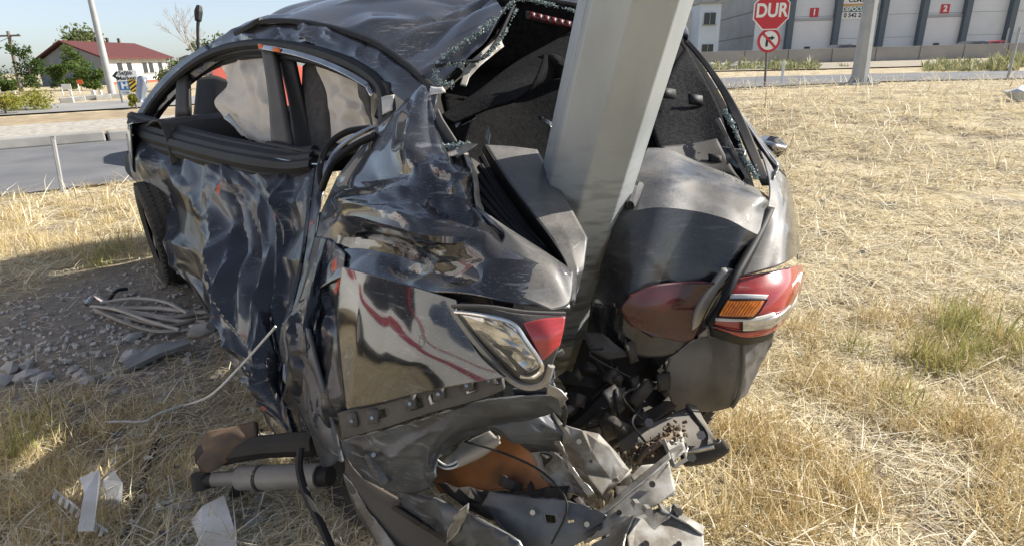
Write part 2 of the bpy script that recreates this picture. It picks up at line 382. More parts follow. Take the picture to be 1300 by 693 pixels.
I = np.arange((len(gy) - 1) * w).reshape(len(gy) - 1, w)[:, :-1].ravel()
F = np.stack([I, I + 1, I + w + 1, I + w], -1)
me = bpy.data.meshes.new('ground'); me.vertices.add(len(V)); me.vertices.foreach_set('co', V.ravel())
me.loops.add(F.size); me.loops.foreach_set('vertex_index', F.ravel().astype(np.int32)); me.polygons.add(len(F))
me.polygons.foreach_set('loop_start', np.arange(0, F.size, 4, dtype=np.int32)); me.update(calc_edges=True); me.validate()
me.polygons.foreach_set('use_smooth', [True] * len(me.polygons))
ground = bpy.data.objects.new('ground', me); SC.collection.objects.link(ground); tag(ground, 'dry stubble field with bare soil', None, None, 'structure')
gm = bpy.data.materials.new('dry_field_soil'); gm.use_nodes = True; nt = gm.node_tree; L = nt.links.new; b = nt.nodes['Principled BSDF']
tc = nd(nt, 'TexCoord')
def nzn(scale, det, a, b_, st=None):
    n = nd(nt, 'TexNoise'); n.inputs['Scale'].default_value = scale; n.inputs['Detail'].default_value = det; n.inputs['Roughness'].default_value = .65
    if st:
        mp = nd(nt, 'Mapping'); mp.inputs['Scale'].default_value = st; L(tc.outputs['Object'], mp.inputs[0]); L(mp.outputs[0], n.inputs['Vector'])
    else: L(tc.outputs['Object'], n.inputs['Vector'])
    r = nd(nt, 'MapRange'); r.inputs[1].default_value = a; r.inputs[2].default_value = b_; L(n.outputs[0], r.inputs[0]); return r.outputs[0]
def mixc(f, a, b_):
    x = nd(nt, 'Mix', data_type='RGBA'); L(f, x.inputs[0])
    for i, s in ((6, a), (7, b_)):
        if isinstance(s, tuple): x.inputs[i].default_value = (*s, 1)
        else: L(s, x.inputs[i])
    return x.outputs[2]
soil = mixc(nzn(18, 8, .35, .65), (.17, .135, .10), (.29, .24, .18))
straw = mixc(nzn(7, 8, .35, .66), (.42, .33, .18), (.68, .58, .38))
straw = mixc(nzn(.35, 4, .35, .65), straw, mixc(nzn(40, 4, .4, .6), (.42, .33, .19), (.66, .58, .42)))
f = nzn(2.2, 7, .36, .54)
dm = nd(nt, 'Vector' + 'Math', operation='DISTANCE') if False else nd(nt, 'VectorMath', operation='DISTANCE'); L(tc.outputs['Object'], dm.inputs[0]); dm.inputs[1].default_value = (DIRT[0], DIRT[1] + .1, 0)
dr = nd(nt, 'MapRange'); dr.inputs[1].default_value = 1.5; dr.inputs[2].default_value = .8; L(dm.outputs['Value'], dr.inputs[0])
sb = nd(nt, 'Math', operation='SUBTRACT'); sb.use_clamp = True; L(f, sb.inputs[0]); L(dr.outputs[0], sb.inputs[1])
soil2 = mixc(dr.outputs[0], soil, mixc(nzn(22, 8, .38, .64), (.23, .205, .175), (.38, .345, .30)))
L(mixc(sb.outputs[0], soil2, straw), b.inputs['Base Color']); b.inputs['Roughness'].default_value = .95; b.inputs['Specular IOR Level'].default_value = .15
n = nd(nt, 'TexNoise'); n.inputs['Scale'].default_value = 30; n.inputs['Detail'].default_value = 8; n.inputs['Roughness'].default_value = .7; L(tc.outputs['Object'], n.inputs['Vector'])
bp = nd(nt, 'Bump'); bp.inputs['Strength'].default_value = 1; bp.inputs['Distance'].default_value = .03; L(n.outputs[0], bp.inputs['Height']); L(bp.outputs[0], b.inputs['Normal'])
me.materials.append(gm)

# ------------------------------------------------------------------ roads and pavement
ASPH = M('asphalt', (.12, .123, .13), .9, 0, (.17, .17, .172), 1.2, bump=.5, bscale=90, detail=9)
ASPH2 = M('dusty_asphalt', (.30, .29, .27), .9, 0, (.23, .225, .215), .5, bump=.4, bscale=60, detail=9)
GRAV = M('pale_gravel', (.47, .44, .39), .95, 0, (.27, .24, .19), 9, bump=1, bscale=40, detail=9)
DRYG = M('dry_verge', (.40, .32, .20), .95, 0, (.27, .20, .12), 3, bump=1, bscale=30, detail=9)
CONC = M('concrete', (.33, .325, .30), .9, 0, (.25, .245, .23), 2.5, bump=.3, bscale=30, detail=8)
CONC_W = M('whitish_concrete', (.45, .44, .41), .9, 0, (.34, .33, .31), 3, bump=.3, bscale=30)
DIRTM = M('pale_dirt', (.38, .33, .25), .95, 0, (.25, .215, .165), 1.5, bump=1, bscale=14, detail=9)
def ribbon(name, cl, w0, w1, mat, zo, n=14):
    pp = np.array([(p[0], p[1]) for p in cl]); sl_ = np.append(0, np.cumsum(np.hypot(*np.diff(pp, axis=0).T))); tt = np.linspace(0, sl_[-1], n * 10)
    c = np.stack([np.interp(tt, sl_, pp[:, 0]), np.interp(tt, sl_, pp[:, 1]), tt * 0], 1); V = []; F = []
    for _ in range(6): c[1:-1, :2] = (c[:-2, :2] + c[2:, :2] + 2 * c[1:-1, :2]) / 4
    W = 8
    for i in range(len(c)):
        t = c[min(i + 1, len(c) - 1)] - c[max(i - 1, 0)]; t /= np.linalg.norm(t); nrm = np.array([-t[1], t[0], 0])
        for k in range(W + 1):
            p = c[i] + nrm * (w0 + (w1 - w0) * k / W); p[2] = float(hgt(p[0], p[1])) + zo; V.append(p)
    for i in range(len(c) - 1):
        for k in range(W):
            a = i * (W + 1) + k; F.append((a, a + W + 1, a + W + 2, a + 1))
    me = mesh(name, V, F, mat, 60); o = bpy.data.objects.new(name, me); SC.collection.objects.link(o); fixn(o)
    if o.data.polygons[0].normal.z < 0: o.data.flip_normals()
    return tag(o, None, None, None, 'structure')
ka, kb = G(0, 193)[:2], G(165, 179)[:2]
dirv = (kb - ka) / np.linalg.norm(kb - ka); nrv = np.array([-dirv[1], dirv[0]])
print('kerb', ka, kb, dirv)
r1 = np.array([8.5, 21.0])
CL = [ka - dirv * 60, ka, kb, kb + dirv * 5, np.array([2.0, 19.0]), r1, np.array([15.0, 20.0]), np.array([26, 16.0]), np.array([60, 0.0])]
road = ribbon('road', CL, -5.3, 0, ASPH, .03)
ribbon('pavement', [ka - dirv * 60, ka, kb, kb + dirv * 7], .22, 4.6, GRAV, .14)
ribbon('verge', [ka - dirv * 60, ka, kb, kb + dirv * 7], .24, 1.1, DRYG, .152)
ribbon('grass_strip', [ka - dirv * 60, ka, kb, kb + dirv * 9], 4.6, 8.5, DRYG, .12)
ribbon('far_road', [ka - dirv * 90, ka, kb, kb + dirv * 22], 11.5, 18, ASPH2, .05)
# kerb stones, one by one along the far side of the road
kerbv = MB().box((0, 0, .09), 1.96, .22, .2)
kerb0 = None
KL = ['pale kerb stone left of the picture edge', 'pale kerb stone at the left picture edge above the road', 'pale kerb stone in line above the metal stake', 'pale kerb stone running behind the car fender', 'pale kerb stone hidden behind the front of the wreck']
for i in range(-2, 3):
    c = ka + dirv * (i * 2.0 + .6) + nrv * .11
    if kerb0 is None:
        kerb0 = bpy.data.objects.new('kerb_stone', mesh('kerb_stone', kerbv.V, kerbv.F, CONC)); k = kerb0
        mb = k.modifiers.new('b', 'BEVEL'); mb.width = .03; mb.segments = 2
        link(k)
        k['category'] = 'kerb'; k['group'] = 'kerb stones along the road'; k['label'] = 'pale concrete kerb stone on the far edge of the asphalt road'
    else:
        k = clone(kerb0)
    k['label'] = KL[i + 2]
    k.matrix_basis = Matrix.Translation((c[0], c[1], .03 + random.uniform(-.015, .012))) @ Matrix.Rotation(math.atan2(dirv[1], dirv[0]) + random.uniform(-.012, .012), 4, 'Z')
ke2 = kb + dirv * 8

# ------------------------------------------------------------------ vegetation helpers
LEAF = {}
def leafmat(name, c1, c2):
    m = M(name, c1, .75, 0, c2, 1.8, spec=.2, lo=.3, hi=.7)
    nt = m.node_tree; b = nt.nodes['Principled BSDF']; b.inputs['Subsurface Weight'].default_value = 0
    tr = nt.nodes.new('ShaderNodeBsdfTranslucent'); tr.inputs[0].default_value = (*[min(1, c * 1.7) for c in c2], 1)
    mx = nt.nodes.new('ShaderNodeMixShader'); mx.inputs[0].default_value = .25
    nt.links.new(b.outputs[0], mx.inputs[1]); nt.links.new(tr.outputs[0], mx.inputs[2]); nt.links.new(mx.outputs[0], nt.nodes['Material Output'].inputs[0]); return m
LEAF_G = leafmat('leaf_green', (.05, .085, .02), (.10, .14, .035))
LEAF_D = leafmat('leaf_dark', (.032, .06, .017), (.065, .10, .028))
LEAF_Y = leafmat('leaf_yellow_green', (.13, .16, .03), (.30, .27, .05))
LEAF_O = leafmat('leaf_olive', (.09, .12, .045), (.17, .19, .08))
BARK = M('bark', (.10, .08, .06), .95, 0, (.16, .13, .10), 12, bump=.8)
def leaves(clumps, n, size):
    V = []; F = []
    tot = sum(c[3] ** 2 for c in clumps)
    for cx, cy, cz, r, fz in [(*c, 1.0) if len(c) == 4 else c for c in clumps]:
        k = max(8, int(n * r * r / tot))
        d = RNG.normal(size=(k, 3)); d /= np.linalg.norm(d, axis=1, keepdims=True)
        rad = r * RNG.random((k, 1)) ** .33 * (1 + .25 * RNG.normal(size=(k, 1)).clip(-1, 1.6))
        c = np.array([cx, cy, cz]) + d * rad * np.array([1, 1, fz])
        for p in c:
            a = RNG.normal(size=3); a /= np.linalg.norm(a); b_ = np.cross(a, RNG.normal(size=3)); b_ /= np.linalg.norm(b_)
            s = size * RNG.uniform(.6, 1.4); i = len(V)
            V += [p - a * s, p + b_ * s * .45, p + a * s, p - b_ * s * .45]; F.append((i, i + 1, i + 2, i + 3))
    return V, F
def tree(name, base, H, W, n, size, mat, label, cat='tree', group=None, trunk=.3, nclump=16, bush=False):
    t = thing(name, base, label, cat, group); B = np.asarray(base, float)
    tr = MB(); top = B + np.array([0, 0, H * .75]); rt = H * .02 if not bush else .03
    tr.tube([B - np.array([0, 0, .1]), B + (top - B) * .5 + RNG.normal(size=3) * .02 * H, top], [rt, rt * .7, rt * .25], 7)
    cl = []
    for k in range(nclump):
        a = RNG.uniform(0, 6.28); rr = math.sqrt(RNG.random()) * W * .36; zz = RNG.uniform(trunk, .85) * H
        sh = 1 - .55 * ((zz / H - .5) / .5) ** 2 if zz > .5 * H else 1
        c = B + np.array([math.cos(a) * rr * sh, math.sin(a) * rr * sh, zz]); cl.append((*c, W * RNG.uniform(.12, .22), .85))
        tr.tube([B + (top - B) * RNG.uniform(.25, .7), (B + c) / 2 + np.array([0, 0, zz * .3]), c], [rt * .45, rt * .3, rt * .08], 5)
    tr.build('trunk', BARK, t, 60)
    V, F = leaves(cl, n, size); obj('crown', V, F, mat, t)
    return t

# ------------------------------------------------------------------ left background: house, trees, poles, signs
WALL_G = M('grey_render', (.27, .28, .29), .9, 0, (.22, .23, .24), 1, bump=.2)
WALL_W = M('white_render', (.60, .585, .55), .85, 0, (.50, .485, .45), 1, bump=.2)
ROOF_R = M('red_roof_tiles', (.12, .032, .028), .85, 0, (.085, .026, .024), 3, bump=.4)
DARKWIN = M('dark_window', (.03, .035, .04), .15, 0, spec=.6)
BRICKR = M('red_brick_base', (.32, .12, .07), .9, 0, (.25, .09, .05), 6)
house = thing('house', at(133, 70), 'long single storey house with grey gable wall, white front and dark red roof', 'house')
c0, cl_, cr_ = at(133, 70)[:2], at(50, 80)[:2], at(214, 79)[:2]
cb = cl_ + cr_ - c0
EZ, RZ = 2.45, 3.95
def v3(p, z): return np.array([p[0], p[1], z])
gl = (c0 + cl_) / 2; gr = (cr_ + cb) / 2
MB().prism([v3(c0, -1), v3(cl_, -1), v3(cl_, EZ - .3), v3(gl, RZ - .12), v3(c0, EZ)], np.append((cr_ - c0) / np.linalg.norm(cr_ - c0) * .25, 0)).build('gable_wall', WALL_G, house)
u = (cr_ - c0) / np.linalg.norm(cr_ - c0); g = (cl_ - c0) / np.linalg.norm(cl_ - c0)
def wallbox(a, b_, z0, z1, th, name, mat, par):     # slab from ground point a to b_, thickness going inwards (g)
    return MB().prism([v3(a, z0), v3(b_, z0), v3(b_, z1), v3(a, z1)], np.append(g * th, 0)).build(name, mat, par)
wallbox(c0 + u * .3, cr_, -1, EZ - .02, .25, 'front_wall', WALL_W, house)
wallbox(cl_ + u * .3, cb, -1, EZ - .3, -.25, 'back_wall', WALL_G, house)
MB().prism([v3(cr_, -1), v3(cb, -1), v3(cb, EZ - .3), v3(gr, RZ - .12), v3(cr_, EZ)], np.append(-u * .25, 0)).build('end_wall', WALL_W, house)
rf = MB(); o_ = u * .6
rf.prism([v3(c0 - g * .7 - o_, EZ - .12), v3(cr_ - g * .7 + o_, EZ - .12), v3(gr + o_, RZ), v3(gl - o_, RZ)], np.array([0, 0, .16]))
rf.prism([v3(cl_ + g * .7 - o_, EZ - .42), v3(cb + g * .7 + o_, EZ - .42), v3(gr + o_, RZ + .003), v3(gl - o_, RZ + .003)], np.array([0, 0, .16]))
roofo = rf.build('roof', ROOF_R, house)
for s in (.45, .62, .8):
    p = gl + (gr - gl) * s; MB().box((p[0], p[1], RZ + .3), .22, .22, .6).build('chimney', BARK, roofo)
for s in (.22, .36, .60, .70, .86):
    p = c0 + (cr_ - c0) * s - g * .02
    wn_ = wallbox(p - u * .38, p + u * .38, .95, 1.95, .06, 'window', DARKWIN, house)
    wallbox(p - u * .5 - g * .05, p + u * .5 - g * .05, .87, .95, .1, 'sill', CONC, wn_)
p = c0 + (cl_ - c0) * .14 - u * .03
MB().prism([v3(p, .9), v3(p + g * 1.2, .9), v3(p + g * 1.2, 2.1), v3(p, 2.1)], np.append(u * .06, 0)).build('window', M('blue_shutter', (.10, .28, .42), .6), house)
wallbox(c0 + u * .3 - g * .06, cr_ - g * .06, -1, .25, .06, 'brick_base', BRICKR, house)

tree('broadleaf_tree', at(112, 92), 6.6, 6.6, 2600, .24, LEAF_O, 'olive green tree rising behind the red house roof', trunk=.35, nclump=22)
for px, D, H, W, mt, lab in ((38, 55, 3.4, 2.6, LEAF_D, 'dense dark tree at left end of the house'), (72, 58, 1.9, 2.0, LEAF_G, 'low bush before the middle of grey gable wall'),
        (98, 56, 3.4, 2.4, LEAF_G, 'tall leafy shrub covering the right half of the gable'), 
        (116, 54, 1.6, 1.9, LEAF_G, 'green bush left of the street light pole'), (8, 60, .9, 1.4, LEAF_G, 'small round bush at the far left field edge'),
        (-8, 80, 1.6, 5, LEAF_D, 'far tree clump at the left edge of the picture')):
    tree('garden_bush' if H < 3.2 else 'garden_tree', at(px, D), H, W, 1500, .11, mt, lab, 'bush' if H < 3.2 else 'tree', 'trees and bushes around the house', trunk=.12, nclump=14, bush=True)
for px, py, W, H, lab in ((45, 141, 2.0, .5, 'mounded yellow green shrub on the gravel median'), (8, 146, 1.3, .6, 'yellow flowering shrub cut by the left picture edge'), (174, 139, .45, .42, 'small yellow shrub beside the car mirror')):
    q = G(px, py); q[2] = .1
    tree('low_shrub', q, H, W, 1500, .045, LEAF_Y, lab, 'shrub', 'low shrubs on the median', trunk=.15, nclump=14, bush=True)
# bare tree
def baretree(base, H, label):
    t = thing('bare_tree', base, label, 'tree'); m = MB(); rnd = random.Random(4)
    def br(p, d, L_, r, lv):
        q = p + d * L_; m.tube([p, (p + q) / 2 + np.array([rnd.uniform(-1, 1), rnd.uniform(-1, 1), 0]) * L_ * .06, q], [r, r * .8, r * .6], 5)
        if lv:
            for _ in range(3):
                e = d + np.array([rnd.uniform(-.7, .7), rnd.uniform(-.7, .7), rnd.uniform(-.1, .5)]); e /= np.linalg.norm(e)
                br(q, e, L_ * rnd.uniform(.55, .8), r * .6, lv - 1)
    br(np.asarray(base, float), np.array([0, 0, 1.0]), H * .3, H * .014, 5)
    m.build('branches', M('pale_bark', (.34, .30, .26), .9), t); return t
baretree(at(255, 42), 5.2, 'leafless pale tree showing above the wreck beside the wiper')
tree('garden_tree', at(268, 46), 3.8, 3.4, 900, .14, LEAF_O, 'thin olive tree beside the leafless tree', 'tree', 'trees and bushes around the house', trunk=.3, nclump=10, bush=True)
tree('garden_bush', at(222, 44), 1.9, 2.4, 900, .12, LEAF_O, 'low olive bush right of the white house wall', 'bush', 'trees and bushes around the house', trunk=.12, nclump=9, bush=True)
WOOD = M('weathered_wood', (.17, .14, .12), .9, 0, (.24, .20, .17), 8)
def polepx(name, b_, top, r0, r1, mat, label, Z, extend=1.0, n=10):
    A = P(*b_, Z); A[2] = float(hgt(A[0], A[1])); Bp = PY(*top, A[1]); d = (Bp - A) * extend
    t = thing(name, A, label, 'pole'); MB().tube([A - d * .03, A + d * .5, A + d], [r0, (r0 + r1) / 2, r1], n).build('shaft', mat, t, 50); return t, A, A + d
Zof = lambda px, py: float(-(np.linalg.inv(CMn) @ np.append(G(px, py), 1))[2])
t, A, T = polepx('utility_pole', (27, 116), (10, 40), .16, .11, WOOD, 'leaning wooden utility pole at far left', Zof(28, 117))
MB().box(T - np.array([0, 0, .3]), 1.6, .12, .12).build('crossarm', WOOD, t)
WIRE = M('black_wire', (.05, .05, .055), .6)
for k, dx in ((0, -.7), (1, .7)):
    MB().tube(crspline([T + np.array([dx, 0, -.2]), T + np.array([dx - 12, 4, -2.2]), T + np.array([dx - 30, 10, -1])], 8), .02, 4).build('wire', WIRE, t)
t, A, T = polepx('street_light_pole', (143, 121), (115, 0), .2, .12, GALV_FAR, 'tall leaning grey street light pole in front of the house', Zof(143, 121), 1.6)
MB().box(A + np.array([0, 0, .03]), .6, .6, .08).build('base_plate', CONC, t)
MB().tube(crspline([T, T + np.array([.2, -.2, .35]), T + np.array([1.4, -1.2, .5])], 5), .05, 8).build('arm', GALV_FAR, t)
MB().box(T + np.array([1.6, -1.4, .5]), .6, .3, .12, Matrix.Rotation(-.7, 3, 'Z')).build('lamp_head', GALV_FAR, t)
# signs -------------------------------------------------------------
def textmesh(name, s, size, mat, parent, Mx, ext=.002, bold=0):
    c = bpy.data.curves.new(name, 'FONT'); c.body = s; c.size = size; c.align_x = 'CENTER'; c.align_y = 'CENTER'; c.extrude = ext; c.offset = bold
    o = bpy.data.objects.new(name, c); SC.collection.objects.link(o); bpy.context.view_layer.update()
    me = bpy.data.meshes.new_from_object(o.evaluated_get(bpy.context.evaluated_depsgraph_get())); bpy.data.objects.remove(o)
    me.transform(Mx); me.materials.clear(); me.materials.append(mat)
    n = bpy.data.objects.new(name, me); link(n, parent); return n
def frame(c, yaw, sx=0.0):            # matrix for a board facing -Y, turned by yaw; local x right, y up, z to viewer
    return Matrix.Translation(Vector([float(k) for k in c])) @ Matrix.Rotation(yaw, 4, 'Z') @ Matrix.Rotation(R_(90), 4, 'X')
def board(name, poly, M4, th, mat, parent, z=0.0):
    ps = [np.array(M4 @ Vector((x, y, z))) for x, y in poly]
    back = np.array((M4.to_3x3() @ Vector((0, 0, -th)))); o = MB().prism(ps, back).build(name, mat, parent); fixn(o); return o
def rect(x0, y0, x1, y1): return [(x0, y0), (x1, y0), (x1, y1), (x0, y1)]
def ngon(r, n, ph=0.0): return [(r * math.cos(ph + 2 * math.pi * k / n), r * math.sin(ph + 2 * math.pi * k / n)) for k in range(n)]
def ring(r0, r1, n): return ngon(r0, n), ngon(r1, n)
SIGN_W = M('sign_white', (.78, .78, .76), .4); SIGN_R = M('sign_red', (.52, .035, .045), .4); SIGN_B = M('sign_blue', (.05, .22, .50), .4)
SIGN_K = M('sign_black', (.02, .02, .022), .5); SIGN_Y = M('sign_yellow', (.75, .48, .03), .4); SIGN_O = M('sign_orange', (.72, .13, .03), .5); SIGN_BACK = M('sign_back_grey', (.36, .37, .37), .6, .3)
def post(c, h, r, mat, parent): return MB().tube([np.array(c) - (0, 0, .1), np.array(c) + (0, 0, h)], r, 8).build('post', mat, parent, 50)
ZS = 24.0
YS = float(P(158, 110, ZS)[1])
def sgn(px, py): return PY(px, py, YS)
A = sgn(158, 119); A[2] = 0; yaw = .35
sg = thing('direction_sign', A, 'white arrow sign reading Sağlık Merkezi above a blue hospital panel', 'road sign')
mpx = ZS / FPX
cW = sgn(158, 96.5); f = frame(cW, yaw); hw, hh = 14 * mpx, 6.2 * mpx
board('arrow_board', [(-hw, 0), (-hw + hh, -hh), (hw, -hh), (hw, hh), (-hw + hh, hh)], f, .03, SIGN_W, sg)
board('arrow_tip', [(-hw + .02, 0), (-hw + hh, -hh + .02), (-hw + hh + .05, -hh + .07), (-hw + .14, 0), (-hw + hh + .05, hh - .07), (-hw + hh, hh - .02)], f, .004, SIGN_K, sg, .006)
textmesh('lettering', 'Sağlık\nMerkezi', .20, SIGN_K, sg, f @ Matrix.Translation((.06, -.0, .006)) , bold=.004)
cH = sgn(159, 112); f = frame(cH, yaw)
board('hospital_panel', rect(-.22, -.28, .22, .26), f, .03, SIGN_W, sg)
board('blue_field', rect(-.2, -.08, .2, .245), f, .004, SIGN_B, sg, .006)
textmesh('lettering', 'H', .34, SIGN_W, sg, f @ Matrix.Translation((0, .085, .012)), bold=.02)
textmesh('lettering', '1 km', .11, SIGN_K, sg, f @ Matrix.Translation((0, -.19, .006)))
for dx in (-.18, .18):
    c = A + np.array([dx * math.cos(yaw), dx * math.sin(yaw), 0]); c[1] += .06; post(c, cW[2] - .02, .03, GALV_FAR, sg)
A = sgn(169, 121); A[2] = 0
ch = thing('chevron_sign', A, 'yellow and black striped hazard board beside the blue hospital panel', 'road sign')
f = frame(sgn(169, 109.5), yaw); hw, hh = .13, .24
board('panel', rect(-hw, -hh, hw, hh), f, .02, SIGN_Y, ch)
for k in range(-2, 2):
    y0 = k * .16; ys = [max(-hh + .005, min(hh - .005, y)) for y in (y0 - .04, y0 + .14, y0 + .22, y0 + .04)]
    board('stripe', [(-hw + .005, ys[0]), (hw - .005, ys[1]), (hw - .005, ys[2]), (-hw + .005, ys[3])], f, .004, SIGN_K, ch, .006)
post(A + np.array([.02, .05, 0]), sgn(169, 105)[2], .025, GALV_FAR, ch)
A = G(101, 119); ZZ = Zof(101, 119)
so = thing('orange_sign', A, 'small orange rectangular sign on a thin white post', 'sign')
board('panel', rect(-.16, -.13, .16, .13), frame(PY(101, 104.5, A[1]), .1), .02, SIGN_O, so); post(A + np.array([0, .05, 0]), PY(101, 103, A[1])[2], .03, SIGN_W, so)
A = G(84, 121); ZZ = Zof(84, 121)
so = thing('blank_sign', A, 'low white blank sign board before the bushes', 'sign')
board('panel', rect(-.26, -.15, .26, .15), frame(PY(84, 110.5, A[1]), .1), .02, SIGN_W, so)
for dx in (-.2, .2): post(A + np.array([dx, .05, 0]), PY(84, 111, A[1])[2], .025, SIGN_W, so)
def marker(px, py0, py1, label, r=.05):
    A = G(px, py0); ZZ = Zof(px, py0); h = (py0 - py1) / FPX * ZZ
    o = MB().box(A + np.array([0, 0, h / 2]), r * 2, r * 1.2, h).build('marker_post', SIGN_W, None, bevel=.01); return tag(o, label, 'post', 'white marker posts')
marker(20, 123, 116, 'short white marker post near the utility pole')
marker(91, 122, 115, 'white marker post right below the blank sign')
marker(119, 121, 115, 'stout white marker post left of the street light', .09)
marker(128, 121, 115, 'stout white marker post closest to the street light', .08)
# broken white kerb blocks on the far median
for k, (px, py, lab) in enumerate(((86, 131, 'white kerb block at the left end of the far row'), (100, 129, 'second white kerb block of the far row'), (116, 127.5, 'white kerb block below the street light'), (132, 127, 'leaning white kerb block near the light pole'), (148, 125.5, 'white kerb block at the right end of the far row'))):
    A = G(px, py); s = random.uniform(.8, 1.1)
    o = MB().box(A + np.array([0, 0, .1]), .62 * s, .2, .26, Matrix.Rotation(.5 + random.uniform(-.1, .1), 3, 'Z')).build('kerb_block', CONC_W, None, bevel=.03); tag(o, lab, 'kerb', 'broken white kerb blocks')
# thin grey stake by the road
t, A, T = polepx('metal_stake', (80, 246), (67, 175), .022, .022, GALV_FAR, 'thin leaning grey metal stake at the near road edge', Zof(80, 246), n=6)
MB().box(T, .05, .012, .03).build('cap', GALV_FAR, t)

# ------------------------------------------------------------------ right background: wall, warehouse, signs, light pole
WALLM = M('long_concrete_wall', (.36, .345, .33), .9, 0, (.29, .28, .27), .6, bump=.3, bscale=10, detail=9)
wy = 44.0
wall = thing('perimeter_wall', (18, wy, .5), 'long low grey concrete wall in front of the warehouse', 'wall')
wtop = 1.42
for k in range(14):
    x0 = 13.5 + k * 3.0
    MB().box((x0 + 1.5, wy - (k * .05), (.3 + wtop) / 2), 2.975, .25, wtop - .3).build('panel', WALLM, wall, bevel=.012)
WH = M('warehouse_panel', (.70, .73, .75), .7, .1, (.60, .635, .66), .35, detail=8, lo=.3, hi=.75)
WH2 = M('warehouse_door', (.74, .75, .75), .6, .1, (.66, .67, .67), .3)
WHC = M('raw_concrete', (.46, .455, .44), .9, 0, (.36, .355, .345), .5, bump=.3, bscale=4, detail=8)
WHB = M('pale_blue_render', (.50, .57, .66), .85, 0, (.45, .52, .60), .4)
SLATE = M('slate_pier', (.10, .13, .155), .6)
fy = 60.0; WX = lambda px, D=60.0: float((P(px, 75 - .028 * (px - 650), 1.0)[0]) / (P(px, 75 - .028 * (px - 650), 1.0)[1]) * D)
wh = thing('warehouse', (WX(1100), fy, .5), 'grey industrial warehouse with dark piers and numbered loading doors', 'warehouse')
piers = [997, 1055, 1112, 1162, 1216, 1273, 1330, 1388]
xs = [WX(955)] + [WX(p) for p in piers]
H = 12.0
numbers = {1: '1', 4: '2', 7: '3'}
for k in range(len(xs) - 1):
    xa, xb = xs[k], xs[k + 1]
    for q in range(6):                    # horizontal cladding panels of the bay
        z0 = .3 + q * 2.0
        MB().box(((xa + xb) / 2, fy + .15, z0 + .99), xb - xa - .02, .3, 1.975).build('wall_panel', WH, wh)
    if k in numbers:
        d = MB().box(((xa + xb) / 2, fy - .06, 2.2), (xb - xa) * .93, .1, 3.4).build('loading_door', WH2, wh)
        for q in range(7):
            MB().box(((xa + xb) / 2, fy - .115, .75 + q * .48), (xb - xa) * .92, .02, .46).build('slat', WH2, d)
        MB().box(((xa + xb) / 2, fy - .08, 4.02), (xb - xa) * .97, .16, .2).build('lintel', WHC, wh)
        xn = xa + (xb - xa) * .52
        nb = MB().box((xn, fy - .03, 4.62), .78, .05, .78).build('number_plate', SIGN_R, wh)
        textmesh('number', numbers[k], .72, SIGN_W, nb, frame((xn, fy - .062, 4.62), 0), bold=.03)
        MB().box((xa + (xb - xa) * .45, fy - .16, 1.5), .5, .05, .35).build('door_window', DARKWIN, d)
for x in xs[1:]:
    MB().box((x, fy - .2, 6.2), .52, .7, 11.9).build('pier', SLATE, wh)
# banner
bc = (xs[2] + xs[3]) / 2 - .12; bw = xs[3] - xs[2] - .62
GREEN = M('banner_green', (.05, .15, .14), .5); GOLD = M('banner_gold', (.55, .33, .12), .5)
bn = MB().box((bc, fy - .05, 5.0), bw, .06, 2.1).build('banner', SIGN_W, wh)
MB().box((bc, fy - .085, 5.17), bw - .06, .02, .2).build('banner_stripe', GOLD, bn)
MB().box((bc, fy - .085, 4.8), bw - .06, .02, .46).build('banner_stripe', GREEN, bn)
textmesh('banner_lettering', 'CEMİL DE', .62, SIGN_K, bn, frame((bc + .3, fy - .09, 5.6), 0), bold=.012)
textmesh('banner_lettering', 'DEPOCULUK', .50, SIGN_W, bn, frame((bc - .05, fy - .1, 4.8), 0), bold=.014)
textmesh('banner_lettering', '0 542 243 2', .52, SIGN_K, bn, frame((bc - .05, fy - .09, 4.28), 0), bold=.014)
# receding concrete side wall + annex
xc = xs[0]
sw = (WX(878, 78.0), 78.0)
MB().prism([(xc, fy, .3), (sw[0], sw[1], .3), (sw[0], sw[1], 8.5), (xc, fy, 12.3)], np.array([.35, .2, 0])).build('side_wall', WHC, wh)
for q in range(4):
    z0 = 2.2 + q * 2.1
    a_ = np.array([xc, fy, z0 + .6]); b_ = np.array([sw[0], sw[1], z0]); MB().tube([a_, b_], .06, 4).build('joint', CONC, wh)
MB().prism([(xc + .36, fy + .3, .3), (xs[-1], fy + .3, .3), (xs[-1], 95, .3), (sw[0] + .4, 95, .3)], np.array([0, 0, 11.9])).build('hall', WHC, wh)
ax0, ax1 = WX(886, 57), WX(912, 57)
an = thing('office_annex', ((ax0 + ax1) / 2, 57, .5), 'pale blue two storey office annex with small dark windows', 'building')
MB().box(((ax0 + ax1) / 2 , 59.2, 2.85), ax1 - ax0, 4.0, 5.1).build('wall', WHB, an)
MB().box(((ax0 + ax1) / 2 + .1, 59.1, 5.47), ax1 - ax0 + .3, 4.3, .14).build('roof', CONC, an)
for z0 in (1.6, 4.2):
    w_ = MB().box((ax0 + (ax1 - ax0) * .48, 57.17, z0), 1.0, .08, .95).build('window', DARKWIN, an)
    MB().box((ax0 + (ax1 - ax0) * .48, 57.12, z0 - .53), 1.2, .14, .08).build('sill', CONC, w_)
    MB().box((ax0 + (ax1 - ax0) * .48, 57.12, z0), .05, .04, .95).build('mullion', CONC, w_)
wb = thing('white_block', (WX(880, 60), 60, .5), 'white plastered building edge left of the pale blue annex', 'building')
MB().box((WX(876, 60.5), 61, 2.6), 2.0, 2.5, 4.6).build('wall', WALL_W, wb); MB().box((WX(880, 60), 59.72, 4.0), .45, .06, .9).build('window', DARKWIN, wb)
MB().box((WX(880, 60), 59.72, 1.6), .45, .06, .9).build('window', DARKWIN, wb)
